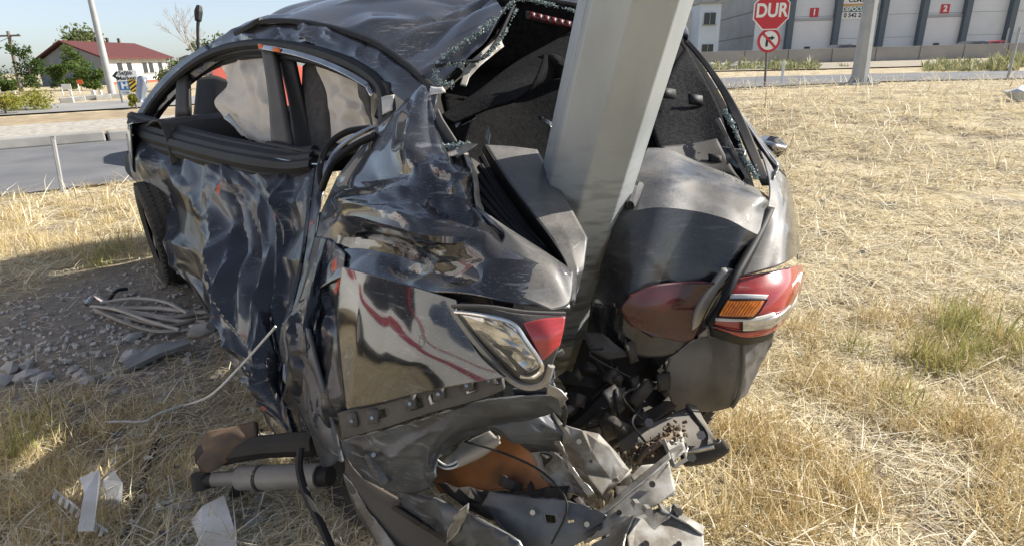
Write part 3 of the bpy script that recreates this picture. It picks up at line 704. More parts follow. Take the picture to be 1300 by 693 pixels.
# rubble bank and weeds in front of the wall
bk = ribbon('dirt_bank', [at(880, 36)[:2], at(990, 36)[:2], at(1150, 39)[:2], at(1330, 44)[:2]], -6.0, 6.5, DIRTM, .05)
rub = []
for k in range(70):
    px = random.uniform(895, 1000); p = at(px, random.uniform(33, 41)); rub.append((*p[:2], p[2] + .02, random.uniform(.1, .35)))
def stone(r, sd, n=2, flat=.7):
    bm = bmesh.new(); bmesh.ops.create_icosphere(bm, subdivisions=n, radius=r)
    for v in bm.verts:
        q = v.co.normalized(); k = 1 + .45 * noise.noise(q * 1.7 + Vector((sd, 0, 0))) + .2 * noise.noise(q * 4 + Vector((0, sd, 0)))
        v.co = Vector((q.x * 1.15, q.y * .9, q.z * flat)) * r * k
    V = [tuple(v.co) for v in bm.verts]; F = [tuple(v.index for v in f.verts) for f in bm.faces]; bm.free(); return V, F
mb = MB()
for x, y, z, r in rub:
    V, F = stone(r, random.random() * 50, 1); mb.add([np.array(v) + (x, y, z + r * .2) for v in V], F)
o = mb.build('rubble', CONC_W); tag(o, 'broken rubble heaped before the long concrete wall', None, None, 'stuff')
def blades(name, pts, L0, L1, wid, mat, lean=.5, per=1, cols=None, kind='stuff', label=None, cat=None):
    pts = np.asarray(pts, float); n = len(pts); az = RNG.uniform(0, 2 * math.pi, n); ln = RNG.uniform(L0, L1, n) * (pts[:, 3] if pts.shape[1] > 3 else 1)
    el = RNG.uniform(1 - lean, 1, n) * math.pi / 2; d = np.stack([np.cos(az) * np.cos(el), np.sin(az) * np.cos(el), np.sin(el)], -1)
    sd = np.stack([-np.sin(az + .6), np.cos(az + .6), np.zeros(n)], -1) * (wid * RNG.uniform(.6, 1.4, n) * (pts[:, 3] if pts.shape[1] > 3 else 1))[:, None]
    p0 = pts[:, :3]; bend = np.stack([np.cos(az), np.sin(az), -.4 * np.ones(n)], -1) * (ln * RNG.uniform(.05, .3, n))[:, None]
    p1 = p0 + d * (ln * .55)[:, None]; p2 = p0 + d * ln[:, None] + bend
    V = np.stack([p0 - sd, p0 + sd, p1 + sd * .8, p1 - sd * .8, p2], 1).reshape(-1, 3)
    b_ = np.arange(n) * 5
    loops = np.stack([b_, b_ + 1, b_ + 2, b_ + 3, b_ + 3, b_ + 2, b_ + 4], 1).ravel().astype(np.int32)
    me = bpy.data.meshes.new(name); me.vertices.add(len(V)); me.vertices.foreach_set('co', V.ravel()); me.loops.add(len(loops)); me.loops.foreach_set('vertex_index', loops)
    ls = np.stack([np.arange(n) * 7, np.arange(n) * 7 + 4], 1).ravel().astype(np.int32)
    me.polygons.add(2 * n); me.polygons.foreach_set('loop_start', ls); me.update(calc_edges=True)
    if cols is not None:
        at_ = me.color_attributes.new('blade', 'FLOAT_COLOR', 'POINT')
        c = np.concatenate([cols, np.ones((n, 1))], 1); at_.data.foreach_set('color', np.repeat(c, 5, 0).ravel())
    me.materials.append(mat); o = bpy.data.objects.new(name, me); SC.collection.objects.link(o); return tag(o, label, cat, None, kind)
def attrmat(name, tl=.25):
    m = bpy.data.materials.new(name); m.use_nodes = True; nt = m.node_tree; b = nt.nodes['Principled BSDF']; a = nd(nt, 'Attribute'); a.attribute_name = 'blade'
    nt.links.new(a.outputs[0], b.inputs['Base Color']); b.inputs['Roughness'].default_value = .6; b.inputs['Specular IOR Level'].default_value = .3
    tr = nd(nt, 'BsdfTranslucent'); nt.links.new(a.outputs[0], tr.inputs[0]); mx = nd(nt, 'MixShader'); mx.inputs[0].default_value = tl
    nt.links.new(b.outputs[0], mx.inputs[1]); nt.links.new(tr.outputs[0], mx.inputs[2]); nt.links.new(mx.outputs[0], nt.nodes['Material Output'].inputs[0]); return m
STRAW = attrmat('straw_blades')
def cmix(n, a, b_, v=.12):
    t = RNG.random((n, 1)); return np.clip((np.array(a) * (1 - t) + np.array(b_) * t) * (1 + v * RNG.normal(size=(n, 1))), .01, .9)
wp = []
for px0, px1, d0, d1, n_, s_ in ((893, 985, 31, 38, 1700, 1.0), (985, 1042, 30, 37, 1700, 1.0), (1178, 1300, 26, 34, 2600, .9), (1265, 1310, 30, 36, 900, 1.2), (1070, 1080, 33, 35, 90, .7)):
    for _ in range(n_):
        px = random.uniform(px0, px1); D = random.uniform(d0, d1); p = at(px, D); wp.append((*p, s_ * max(.25, 1 + 1.6 * noise.noise(Vector((px * .11, D * .7, 0))))))
blades('roadside_weeds', wp, .08, .42, .02, STRAW, .85, cols=cmix(len(wp), (.16, .20, .08), (.42, .38, .20)), label='green and dry weeds growing before the concrete wall')
# road signs on the right
A = G(971, 111); ZZ = Zof(971, 111); mp_ = ZZ / FPX; print('sign dist', ZZ, 'octagon', 42 * mp_)
st = thing('stop_sign', A, 'red octagonal DUR stop sign with a round no turn sign beneath on one post', 'road sign')
topx = PY(979, -6, A[1]); c1 = PY(979, 14.5, A[1]); c2 = PY(975.5, 52, A[1])
MB().tube([A - (0, 0, .1), np.array([topx[0], A[1] + .05, c1[2] + .2])], .028, 8).build('post', M('dark_post', (.16, .15, .15), .6, .4), st, 50)
f = frame(c1 + np.array([0, -.03, 0]), -.05); r = 21.5 * mp_ / math.cos(math.pi / 8)
board('octagon', ngon(r, 8, math.pi / 8), f, .02, SIGN_W, st); board('red_field', ngon(r * .94, 8, math.pi / 8), f, .003, SIGN_R, st, .005)
textmesh('lettering', 'DUR', r * .92, SIGN_W, st, f @ Matrix.Translation((0, 0, .009)) @ Matrix.Scale(.86, 4, (1, 0, 0)), bold=.012)
f = frame(c2 + np.array([0, -.03, 0]), -.05); r = 14 * mp_
board('disc', ngon(r, 32), f, .02, SIGN_R, st); board('white_field', ngon(r * .78, 32), f, .003, SIGN_W, st, .005)
k = r * .5
board('turn_arrow', [(-k * .55, -k), (-k * .15, -k), (-k * .15, k * .2), (k * .35, k * .25), (k * .35, -.0), (k * .95, k * .42), (k * .35, k * .8), (k * .35, k * .58), (-k * .2, k * .55), (-k * .55, k * .25)], f, .003, SIGN_K, st, .010)
s2 = r * .8 * .7071; w2 = r * .07
board('slash', [(-s2 - w2, s2 - w2), (-s2 + w2, s2 + w2), (s2 + w2, -s2 + w2), (s2 - w2, -s2 - w2)], f, .003, SIGN_R, st, .014)
A = G(992, 107); ZZ = Zof(992, 107)
tag(MB().box(A + np.array([0, 0, 13.5 * ZZ / FPX]), .06, .04, 27 * ZZ / FPX).build('delineator_post', SIGN_W, None, bevel=.008), 'thin white post right of the stop sign', 'post')
A = G(1090, 108); ZZ = Zof(1090, 108); lp = thing('light_pole', A, 'tapered grey light pole with flange base standing at the field edge', 'pole')
T = PY(1106, 0, A[1]); d = T - A; print('lightpole', ZZ)
MB().tube([A, A + d * .5, A + d * 3], [10.5 * ZZ / FPX, 9 * ZZ / FPX, 6 * ZZ / FPX], 8).build('shaft', GALV_FAR, lp, 30)
MB().box(A + np.array([0, 0, .03]), 34 * ZZ / FPX, 34 * ZZ / FPX, .05).build('base_plate', GALV_FAR, lp)
for k in range(4):
    a_ = k * math.pi / 2 + .4; q = A + np.array([math.cos(a_), math.sin(a_), 0]) * 11 * ZZ / FPX
    MB().prism([q + (0, 0, .05), q + np.array([math.cos(a_), math.sin(a_), 0]) * 5 * ZZ / FPX + (0, 0, .05), q + (0, 0, .22)], np.array([-math.sin(a_), math.cos(a_), 0]) * .012).build('gusset', GALV_FAR, lp)
MB().tube(crspline([A + d * 3, A + d * 3.1 + np.array([.3, -.2, 0]), A + d * 3.1 + np.array([1.3, -.8, .1])], 5), .05, 8).build('arm', GALV_FAR, lp)
A = G(1279, 102); ZZ = Zof(1279, 102); so = thing('back_of_sign', A, 'narrow grey sign seen edge on at the right picture edge', 'road sign')
post(A, 62 * ZZ / FPX, .03, GALV_FAR, so)
board('panel', rect(-.05, -.22, .05, .22), frame(PY(1277, 49, A[1]) + np.array([0, -.05, 0]), 1.1), .02, SIGN_BACK, so)
# crumpled white litter
V, F = stone(.14, 3.3, 2, .7); A = G(1293, 128)
tag(obj('plastic_bag', [np.array(v) * (1 + .5 * (v[2] > .03)) + A + (0, 0, .06) for v in V], F, WHITE_PL, None, 25), 'crumpled white plastic bag lying on the straw', 'litter')

# ------------------------------------------------------------------ the steel lamp pole that the car is wrapped round
PA, PB = P(806, 0, 1.37), P(700, 400, 1.98)
pd = (PB - PA); pl_len = np.linalg.norm(pd); pdu = pd / pl_len
foot = PB + pdu * (PB[2] + .25) / -pdu[2]; head = PA - pdu * 5.5
lamp_pole = thing('lamp_post', (foot[0], foot[1], 0), 'leaning eight sided galvanised lamp post rammed through the back of the car', 'pole')
def octo(a, b_, r0, r1, ph):
    t = (b_ - a) / np.linalg.norm(b_ - a); rt = np.array([1.0, 0, 0]); rt -= t * np.dot(rt, t); rt /= np.linalg.norm(rt); bk = np.cross(t, rt)
    if bk[1] > 0: bk = -bk
    V = []; F = []
    for c, r in ((a, r0), (a + (b_ - a) * .5, (r0 + r1) / 2), (b_, r1)):
        for k in range(8):
            an_ = ph + k * math.pi / 4; V.append(c + r * (math.cos(an_) * rt + math.sin(an_) * bk))
    for s in range(2):
        for k in range(8): F.append((s * 8 + k, s * 8 + (k + 1) % 8, (s + 1) * 8 + (k + 1) % 8, (s + 1) * 8 + k))
    F += [tuple(range(8)), tuple(range(16, 24))]; return V, F
V, F = octo(foot, head, .133, .118, R_(14))
po = obj('shaft', V, F, GALV, lamp_pole, bevel=.006); fixn(po)

_a = np.array(V[3]); _b = np.array(V[11]); _c = np.array(V[19]); _d = np.array(V[4]); _e = np.array(V[12]); _f = np.array(V[20])
MB().tube([(_a * .7 + _d * .3), (_b * .7 + _e * .3), (_c * .7 + _f * .3)], .0028, 6).build('weld_seam', GALV, lamp_pole, 60)
# ------------------------------------------------------------------ the wrecked car
CARLOC = np.array([-.7, 2.4, 0.0])
car = thing('wrecked_car', CARLOC, 'crushed black sedan wrapped around a steel lamp post with torn open rear', 'car')
def part(name, rows, mat, **k): return patch(name, rows, mat, car, **k)

# roof skin
part('roof', [
    [(322, 31, 3.05), (400, 30, 2.72), (470, 50, 2.42), (520, 82, 2.2), (553, 112, 2.05)],
    [(338, 22, 3.15), (430, 8, 2.85), (520, 22, 2.5), (566, 48, 2.26), (578, 88, 2.08)],
    [(372, 6, 3.3), (480, -8, 2.95), (570, -2, 2.58), (612, 18, 2.32), (612, 55, 2.12)],
    [(440, -6, 3.6), (560, -16, 3.15), (660, -14, 2.72), (690, -6, 2.42), (652, 2, 2.2)],
    [(560, -4, 4.0), (680, -10, 3.4), (770, -8, 2.95), (800, 0, 2.6), (735, 8, 2.3)],
    [(660, 10, 4.2), (780, 6, 3.6), (840, 8, 3.1), (850, 16, 2.7), (800, 22, 2.42)]], PAINT_ROOF, sub=20, amp=.016, scale=2.2, seed=3.3, solid=.004, smooth=16, folds=(22, .035, .22, .6, 60, 35))
# blue cant rail above the doors, A-pillar to C-pillar
part('roof_rail', [
    [(178, 138, 3.86), (212, 96, 3.7), (262, 58, 3.4), (298, 37, 3.22), (340, 20, 3.12), (410, 20, 2.84), (470, 38, 2.56), (524, 74, 2.3), (562, 106, 2.1)],
    [(180, 139, 3.855), (214, 97, 3.69), (264, 60, 3.38), (301, 42, 3.16), (346, 35, 2.94), (410, 39, 2.65), (470, 58, 2.41), (520, 90, 2.19), (556, 122, 2.01)],
    [(186, 142, 3.83), (222, 104, 3.66), (268, 68, 3.36), (304, 52, 3.12), (350, 50, 2.88), (412, 56, 2.6), (466, 74, 2.36), (514, 106, 2.14), (550, 138, 1.98)],
    [(196, 146, 3.82), (232, 112, 3.65), (276, 80, 3.36), (308, 62, 3.12), (352, 62, 2.88), (412, 72, 2.6), (462, 92, 2.36), (506, 124, 2.14), (540, 152, 1.98)]],
    PAINT_ROOF, sub=12, amp=.006, scale=9, seed=1.7, solid=.004, smooth=16, folds=(46, .014, .06, .12, 80, 30))
rod('roof_seal', [(318, 33, 3.06), (345, 27, 2.95), (400, 31, 2.72), (468, 51, 2.42), (518, 84, 2.2), (552, 116, 2.02)], .013, RUBBER, car)
rod('roof_seal', [(300, 43, 3.17), (318, 34, 3.05), (332, 26, 3.0)], .016, RUBBER, car)
# A-pillar
part('pillar', [
    [(166, 158, 3.92), (190, 118, 3.80), (222, 84, 3.62), (262, 56, 3.38)],
    [(184, 160, 3.86), (206, 124, 3.74), (236, 94, 3.56), (274, 72, 3.33)]], PAINT_ROOF, sub=6, amp=.012, scale=8, solid=.03)
# rubber door seals: layered bands around the front and rear openings
for k, (off, zz) in enumerate(((0, 0), (7, .05), (14, .1))):
    rod('window_seal', [(176 + off, 164, 3.84 + zz), (196 + off, 130 + off * .3, 3.76 + zz), (232 + off, 92 + off * .6, 3.56 + zz), (275 + off * .5, 66 + off, 3.3 + zz), (330, 56 + off, 2.96 + zz), (395, 64 + off, 2.64 + zz), (450, 84 + off, 2.4 + zz), (486, 112 + off * .6, 2.24 + zz), (492 - off * .8, 150, 2.2 + zz)],
        .024 if k < 2 else .018, RUBBER, car)
for k, (dy, zz, r) in enumerate(((-2, .02, .030), (8, -.02, .042), (17, -.05, .046), (26, -.02, .040))):
    rod('sill_seal', [(168 + k * 3, 150 + dy * .7, 3.86 + zz), (190, 156 + dy, 3.7 + zz), (232, 168 + dy, 3.38 + zz), (285, 182 + dy, 3.02 + zz), (335, 192 + dy, 2.74 + zz), (372, 196 + dy, 2.58 + zz), (400, 193 + dy, 2.46 + zz)], [r * 1.1, r, r, r, r * .8, r * .7], RUBBER, car)
rod('rear_sill_seal', [(340, 183, 2.74), (385, 192, 2.52), (420, 197, 2.36), (455, 190, 2.2)], .014, RUBBER, car)
rod('chrome_strip', [(346, 201, 2.62), (385, 208, 2.44), (420, 209, 2.3)], .006, CHROME, car)
# quarter-light bar, B-pillar, chrome window trim
part('quarter_light_bar', [[(224, 98, 3.6), (222, 150, 3.62)], [(238, 92, 3.55), (240, 152, 3.55)]], PLASTIC, sub=3, solid=.02)
part('pillar', [[(331, 60, 2.94), (340, 120, 2.85), (344, 182, 2.74)], [(346, 63, 2.88), (356, 122, 2.78), (368, 186, 2.66)]], PLASTIC_GREY, sub=4, amp=.006, scale=10, solid=.03)
part('window_trim', [
    [(327, 55, 2.93), (365, 61, 2.75), (405, 73, 2.58), (440, 88, 2.42), (470, 106, 2.29)],
    [(329, 63, 2.92), (365, 69, 2.74), (403, 80, 2.57), (437, 95, 2.41), (466, 112, 2.28)]], CHROME, sub=5, amp=.004, scale=14, solid=.006)
part('window_trim', [[(470, 106, 2.29), (474, 120, 2.27)], [(462, 108, 2.29), (470, 123, 2.27)]], CHROME, sub=3, solid=.005)
for q in ((331, 60, 2.915), (350, 64, 2.81)):
    part('paint_mark', [[(q[0] - 4, q[1] - 3.6, q[2]), (q[0] + 5, q[1] - 3, q[2] - .03)], [(q[0] - 3, q[1] + 2, q[2]), (q[0] + 6, q[1] + 3, q[2] - .03)]], M('orange_paint_smear', (.7, .16, .04), .6), sub=2, solid=.002)
# rear door frame: black upright + torn grey rag
part('rear_door_frame', [[(474, 100, 2.26), (480, 135, 2.22), (478, 180, 2.18)], [(492, 104, 2.2), (498, 140, 2.16), (494, 184, 2.12)]], PLASTIC, sub=4, amp=.004, solid=.02)
part('door_lining', [[(452, 106, 2.36), (468, 112, 2.31)], [(456, 122, 2.36), (470, 140, 2.31)], [(466, 140, 2.36), (472, 162, 2.31)]], CLOTH, sub=4, amp=.006, jag=.008, solid=.003)
part('hinge_bracket', [[(484, 124, 2.1), (500, 120, 2.05)], [(486, 146, 2.08), (497, 140, 2.04)]], WHITE_PL, sub=3, amp=.006, jag=.004)
# curtain airbags, front and rear
part('airbag', [
    [(280, 84, 3.42), (300, 74, 3.30), (330, 66, 3.12), (350, 64, 3.0)],
    [(290, 106, 3.36), (308, 104, 3.2), (330, 102, 3.05), (354, 100, 2.95)],
    [(272, 130, 3.40), (300, 134, 3.18), (330, 138, 3.02), (356, 140, 2.92)],
    [(288, 152, 3.34), (308, 160, 3.16), (332, 164, 3.02), (360, 166, 2.9)],
    [(306, 172, 3.28), (322, 180, 3.14), (340, 184, 3.02), (366, 186, 2.9)]], AIRBAG, sub=12, amp=.05, scale=7, amp2=.03, seed=5, solid=.004, smooth=80, folds=(34, .035, .06, .22, 70, 45))
part('airbag', [
    [(400, 82, 2.76), (430, 88, 2.62), (462, 100, 2.5), (486, 112, 2.42)],
    [(412, 110, 2.74), (436, 116, 2.6), (464, 124, 2.48), (488, 134, 2.42)],
    [(418, 140, 2.74), (440, 146, 2.6), (462, 150, 2.5), (486, 160, 2.42)],
    [(420, 180, 2.74), (440, 184, 2.62), (462, 184, 2.52), (486, 186, 2.44)]], AIRBAG, sub=12, amp=.045, scale=8, amp2=.03, seed=8, solid=.004, smooth=80, folds=(34, .03, .05, .2, 70, 45))
# seats
part('seat_back', [
    [(384, 84, 2.9), (398, 76, 2.86), (416, 82, 2.8), (430, 92, 2.84)],
    [(382, 130, 2.84), (398, 128, 2.78), (416, 130, 2.74), (430, 136, 2.8)],
    [(378, 196, 2.8), (398, 198, 2.72), (418, 198, 2.7), (434, 200, 2.76)]], CLOTH, sub=6, amp=.006, solid=.08, smooth=60)
part('seat_belt_panel', [[(352, 72, 2.92), (372, 78, 2.84)], [(366, 130, 2.86), (384, 132, 2.8)], [(372, 192, 2.8), (398, 196, 2.72)]], PLASTIC, sub=5, amp=.008, solid=.02)
part('driver_seat', [
    [(250, 100, 3.95), (272, 96, 3.9), (292, 104, 3.85)], [(246, 140, 3.9), (272, 140, 3.8), (296, 142, 3.78)], [(240, 190, 3.85), (272, 196, 3.75), (300, 198, 3.7)]], PLASTIC, sub=5, solid=.12, smooth=60)
part('door_shard', [[(284, 150, 3.2), (300, 162, 3.1)], [(290, 144, 3.22), (318, 178, 3.02)]], M('pale_trim', (.55, .58, .57), .4), sub=3, amp=.004, jag=.004)
# left side: fender, doors, rocker - one crumpled skin
part('door_skin', [
    [(160, 170, 3.92), (206, 182, 3.52), (265, 200, 3.1), (325, 214, 2.76), (380, 214, 2.5), (418, 204, 2.3)],
    [(163, 202, 3.88), (212, 216, 3.46), (270, 236, 3.0), (332, 256, 2.60), (378, 262, 2.40), (406, 262, 2.2)],
    [(172, 230, 3.80), (220, 256, 3.42), (280, 292, 2.92), (338, 316, 2.46), (374, 322, 2.32), (394, 330, 2.06)],
    [(206, 250, 3.6), (230, 300, 3.32), (285, 360, 2.74), (334, 398, 2.24), (362, 400, 2.16), (380, 392, 1.96)],
    [(222, 318, 3.45), (238, 344, 3.26), (286, 420, 2.54), (338, 480, 2.04), (366, 490, 1.98), (378, 470, 1.84)],
    [(228, 347, 3.4), (250, 372, 3.15), (297, 452, 2.42), (345, 525, 1.96), (385, 560, 1.84), (416, 562, 1.76)]],
    PAINT_SIDE, sub=32, amp=.03, scale=2.6, seed=11.0, solid=.005, smooth=16, folds=(64, .055, .17, .42, 74, 34))
part('rocker_panel', [[(232, 344, 3.42), (270, 408, 2.78), (318, 488, 2.16), (362, 545, 1.9), (400, 566, 1.78)], [(236, 352, 3.5), (276, 420, 2.9), (326, 502, 2.3), (372, 558, 2.05), (412, 572, 1.95)]], METAL_DARK, sub=6, amp=.015, scale=8, solid=.01)
part('fender_liner', [[(157, 196, 3.96), (160, 218, 3.92), (176, 234, 3.86)], [(162, 192, 3.9), (172, 226, 3.84), (196, 244, 3.72)]], RUBBER, sub=5, amp=.01, solid=.012)
rod('door_edge_strip', [(398, 216, 2.3), (392, 262, 2.2), (385, 320, 2.05), (372, 380, 1.95), (358, 420, 1.88)], .008, PAINT_CLEAN, car)
rod('side_marker', [(186, 207, 3.62), (193, 209, 3.57)], [.012, .015, .012], AMBER, car)
# hanging window rubber loop
rod('window_seal_loop', [(470, 163, 2.0), (440, 168, 2.02), (416, 186, 2.03), (406, 214, 2.0), (408, 240, 1.95), (414, 226, 1.92), (426, 204, 1.92), (452, 184, 1.9), (478, 172, 1.88)], .011, RUBBER, car)
rod('window_seal_loop', [(478, 160, 1.97), (446, 176, 1.98), (424, 196, 1.99), (414, 220, 1.97)], .008, CHROME, car)

# left rear quarter
part('quarter_panel', [
    [(528, 118, 1.82), (532, 112, 1.80), (537, 109, 1.78), (541, 112, 1.76), (546, 122, 1.74), (550, 136, 1.72), (553, 150, 1.72)],
    [(470, 170, 1.97), (490, 164, 1.84), (510, 162, 1.72), (530, 164, 1.64), (550, 172, 1.60), (570, 182, 1.58), (587, 190, 1.6)],
    [(428, 225, 2.0), (455, 220, 1.80), (490, 214, 1.62), (522, 212, 1.52), (552, 214, 1.50), (578, 214, 1.47), (598, 222, 1.5)],
    [(408, 268, 1.98), (440, 256, 1.74), (480, 256, 1.54), (520, 262, 1.43), (560, 270, 1.40), (590, 268, 1.41), (604, 260, 1.45)],
    [(400, 306, 1.92), (440, 276, 1.66), (490, 284, 1.44), (540, 298, 1.33), (590, 308, 1.28), (622, 306, 1.29), (650, 304, 1.33)],
    [(394, 340, 1.86), (440, 316, 1.70), (490, 322, 1.52), (535, 336, 1.40), (590, 330, 1.27), (660, 330, 1.20), (722, 348, 1.24)],
    [(380, 384, 1.80), (436, 350, 1.62), (484, 360, 1.46), (527, 370, 1.35), (585, 372, 1.22), (650, 384, 1.16), (724, 392, 1.19)]],
    PAINT, sub=16, amp=.004, scale=5.5, seed=6.1, solid=.004, smooth=14, lin='v', folds=(16, .010, .07, .2, 20, 40), lines=[(536, 110, 518, 206, .026, 24), (518, 206, 604, 236, .020, 20), (428, 256, 628, 312, .024, 24), (462, 226, 540, 208, -.022, 26), (548, 258, 602, 284, -.028, 17), (438, 262, 516, 238, .014, 16), (490, 336, 600, 350, -.024, 24), (522, 366, 572, 318, .016, 18), (560, 150, 590, 220, -.024, 16), (440, 300, 520, 322, -.014, 18), (575, 245, 600, 215, .016, 10)])
part('quarter_corner', [
    [(586, 348, 1.246), (640, 300, 1.298), (606, 262, 1.43)],
    [(620, 362, 1.20), (668, 322, 1.225), (640, 286, 1.355)],
    [(660, 378, 1.165), (704, 346, 1.2), (690, 318, 1.29)],
    [(700, 392, 1.165), (724, 384, 1.19), (728, 344, 1.25)]], PAINT_DUSTY, sub=8, amp=.006, scale=8, seed=2.9, solid=.004, smooth=40)
def on_plane(px, py, p0, n_):          # depth of the pixel ray where it meets a plane
    o_ = np.array([0, 0, CAMH]); d_ = P(px, py, 1.0) - o_; return float(np.dot(p0 - o_, n_) / np.dot(d_, n_))
qn = np.array([-.66 * .93, -.75 * .93, .36]); qp = P(500, 430, 1.36)
def qrow(pts, push): return [(x, y, on_plane(x, y, qp, qn) - s_) for (x, y), s_ in zip(pts, push)]
part('quarter_lower', [
    qrow([(434, 338), (480, 350), (527, 364), (580, 380)], (-.02, .0, .01, .0)),
    qrow([(428, 392), (478, 404), (530, 412), (592, 420)], (-.03, .012, .02, .0)),
    qrow([(432, 450), (480, 454), (534, 450), (612, 452)], (-.03, .012, .022, .0)),
    qrow([(440, 520), (490, 510), (545, 496), (642, 478)], (-.02, .0, .01, .0))], PAINT_CLEAN, sub=18, amp=.003, scale=5, seed=4.4, solid=.004, smooth=30, lines=[(462, 345, 446, 515, .006, 36), (560, 385, 505, 505, .004, 60)])
part('wheel_arch', [
    [(400, 300, 1.92), (412, 302, 1.80), (424, 308, 1.74), (438, 322, 1.66)],
    [(380, 378, 1.86), (396, 382, 1.73), (412, 384, 1.72), (433, 384, 1.58)],
    [(356, 420, 1.86), (384, 436, 1.68), (408, 436, 1.66), (431, 440, 1.53)],
    [(362, 478, 1.82), (388, 500, 1.68), (410, 506, 1.63), (436, 500, 1.51)],
    [(388, 540, 1.75), (404, 550, 1.68), (418, 548, 1.62), (440, 526, 1.52)]], PAINT_SIDE, sub=18, amp=.008, scale=7, seed=7.7, solid=.004, smooth=16, folds=(40, .022, .045, .18, 85, 22))
part('wheel_arch_liner', [
    [(358, 410, 1.80), (378, 408, 1.72), (394, 420, 1.66)],
    [(362, 450, 1.78), (384, 456, 1.70), (404, 466, 1.62)],
    [(372, 500, 1.75), (394, 510, 1.66), (418, 516, 1.58)],
    [(392, 545, 1.72), (408, 556, 1.64), (430, 560, 1.56)],
    [(408, 590, 1.69), (416, 592, 1.66), (432, 582, 1.58)]], PRIMER, sub=10, amp=.004, scale=8, seed=3, solid=.004, jag=.004, smooth=18, folds=(16, .012, .05, .16, 80, 25))
rod('liner_edge', [(392, 418, 1.655), (404, 466, 1.61), (418, 516, 1.57), (434, 585, 1.57)], .006, PRIMER, car)
part('wheel_arch_liner', [[(330, 520, 2.05), (352, 512, 1.95), (368, 470, 1.85)], [(345, 545, 1.95), (372, 535, 1.88), (388, 500, 1.8)], [(352, 556, 1.92), (385, 563, 1.84), (405, 560, 1.76)]], PAINT, sub=6, amp=.02, scale=8, seed=1.5, solid=.004)
rod('chrome_strip', [(362, 462, 1.8), (364, 480, 1.78), (372, 496, 1.76)], [.005, .012, .004], CHROME, car)
# torn rim of the quarter window + crumbled glass
def crumbs(name, path, n, spread, size, seed):
    w_ = crspline([P(*dw(p)) for p in path], 14); mb = MB(); rr = np.random.default_rng(seed)
    den = np.clip([.55 + 1.5 * noise.noise(Vector(p_ * 14) + Vector((seed, 0, 0))) for p_ in w_], .05, 2); den /= den.sum()
    for _ in range(int(n * 2.6)):
        k = rr.choice(len(w_), p=den); c = w_[k] + rr.normal(size=3) * spread * rr.uniform(.15, .8); s = size * rr.uniform(.2, .62) * (1.6 if rr.random() < .06 else 1)
        Q = np.linalg.qr(rr.normal(size=(3, 3)))[0]; mb.box(c, s, s * rr.uniform(.5, 1), s * .6, Q)
    o = mb.build(name, GLASSBIT, car); o['kind'] = 'stuff'; return o
crumbs('shattered_glass', [(538, 116, 1.76), (541, 140, 1.72), (542, 165, 1.68), (548, 180, 1.64)], 260, .006, .008, 1)
crumbs('shattered_glass', [(545, 180, 1.63), (560, 186, 1.60), (580, 186, 1.58), (594, 182, 1.58)], 240, .006, .009, 2)
crumbs('shattered_glass', [(562, 74, 2.06), (590, 55, 2.08), (620, 32, 2.1), (650, 4, 2.14)], 420, .008, .010, 3)
crumbs('shattered_glass', [(555, 84, 2.04), (580, 82, 2.0), (612, 75, 2.02), (636, 50, 2.06), (655, 14, 2.12)], 380, .005, .009, 4)
crumbs('shattered_glass', [(556, 82, 2.04), (552, 98, 2.02), (560, 108, 1.98), (574, 106, 1.96)], 200, .008, .009, 5)
crumbs('shattered_glass', [(662, -2, 2.2), (690, 4, 2.22), (722, 12, 2.24), (738, 18, 2.25)], 260, .006, .010, 6)
crumbs('shattered_glass', [(920, 142, 1.8), (934, 166, 1.73), (944, 196, 1.67), (960, 226, 1.60)], 420, .007, .009, 7)
crumbs('shattered_glass', [(915, 224, 1.63), (930, 230, 1.6), (945, 236, 1.58)], 60, .012, .008, 8)
rod('glass_seal', [(553, 84, 2.035), (582, 80, 2.0), (612, 74, 2.02), (634, 46, 2.06), (652, 8, 2.12)], .006, RUBBER, car)
part('torn_flange', [[(540, 176, 1.66), (556, 188, 1.60), (576, 190, 1.575), (590, 186, 1.57)], [(536, 186, 1.64), (552, 198, 1.575), (578, 198, 1.545), (598, 190, 1.55)]], METAL_DUSTY, sub=5, amp=.01, jag=.006, scale=12)
part('torn_flange', [[(584, 188, 1.57), (594, 181, 1.56)], [(590, 194, 1.55), (606, 184, 1.54)]], METAL_DUSTY, sub=4, amp=.006, jag=.004)
part('torn_flange', [[(546, 110, 1.74), (562, 112, 1.72)], [(545, 120, 1.73), (566, 118, 1.70)]], WHITE_PL, sub=4, amp=.008, jag=.006)
part('inner_bracket', [[(555, 138, 1.66), (560, 150, 1.64), (578, 178, 1.60)], [(548, 184, 1.66), (560, 184, 1.64), (578, 180, 1.60)]], PLASTIC_GREY, lin=True, sub=4, solid=.006)
part('torn_edge', [[(586, 190, 1.585), (600, 222, 1.485), (604, 258, 1.44), (612, 276, 1.40)], [(592, 190, 1.60), (606, 222, 1.51), (611, 258, 1.47), (618, 276, 1.42)]], METAL_DUSTY, sub=5, amp=.004, jag=.003)

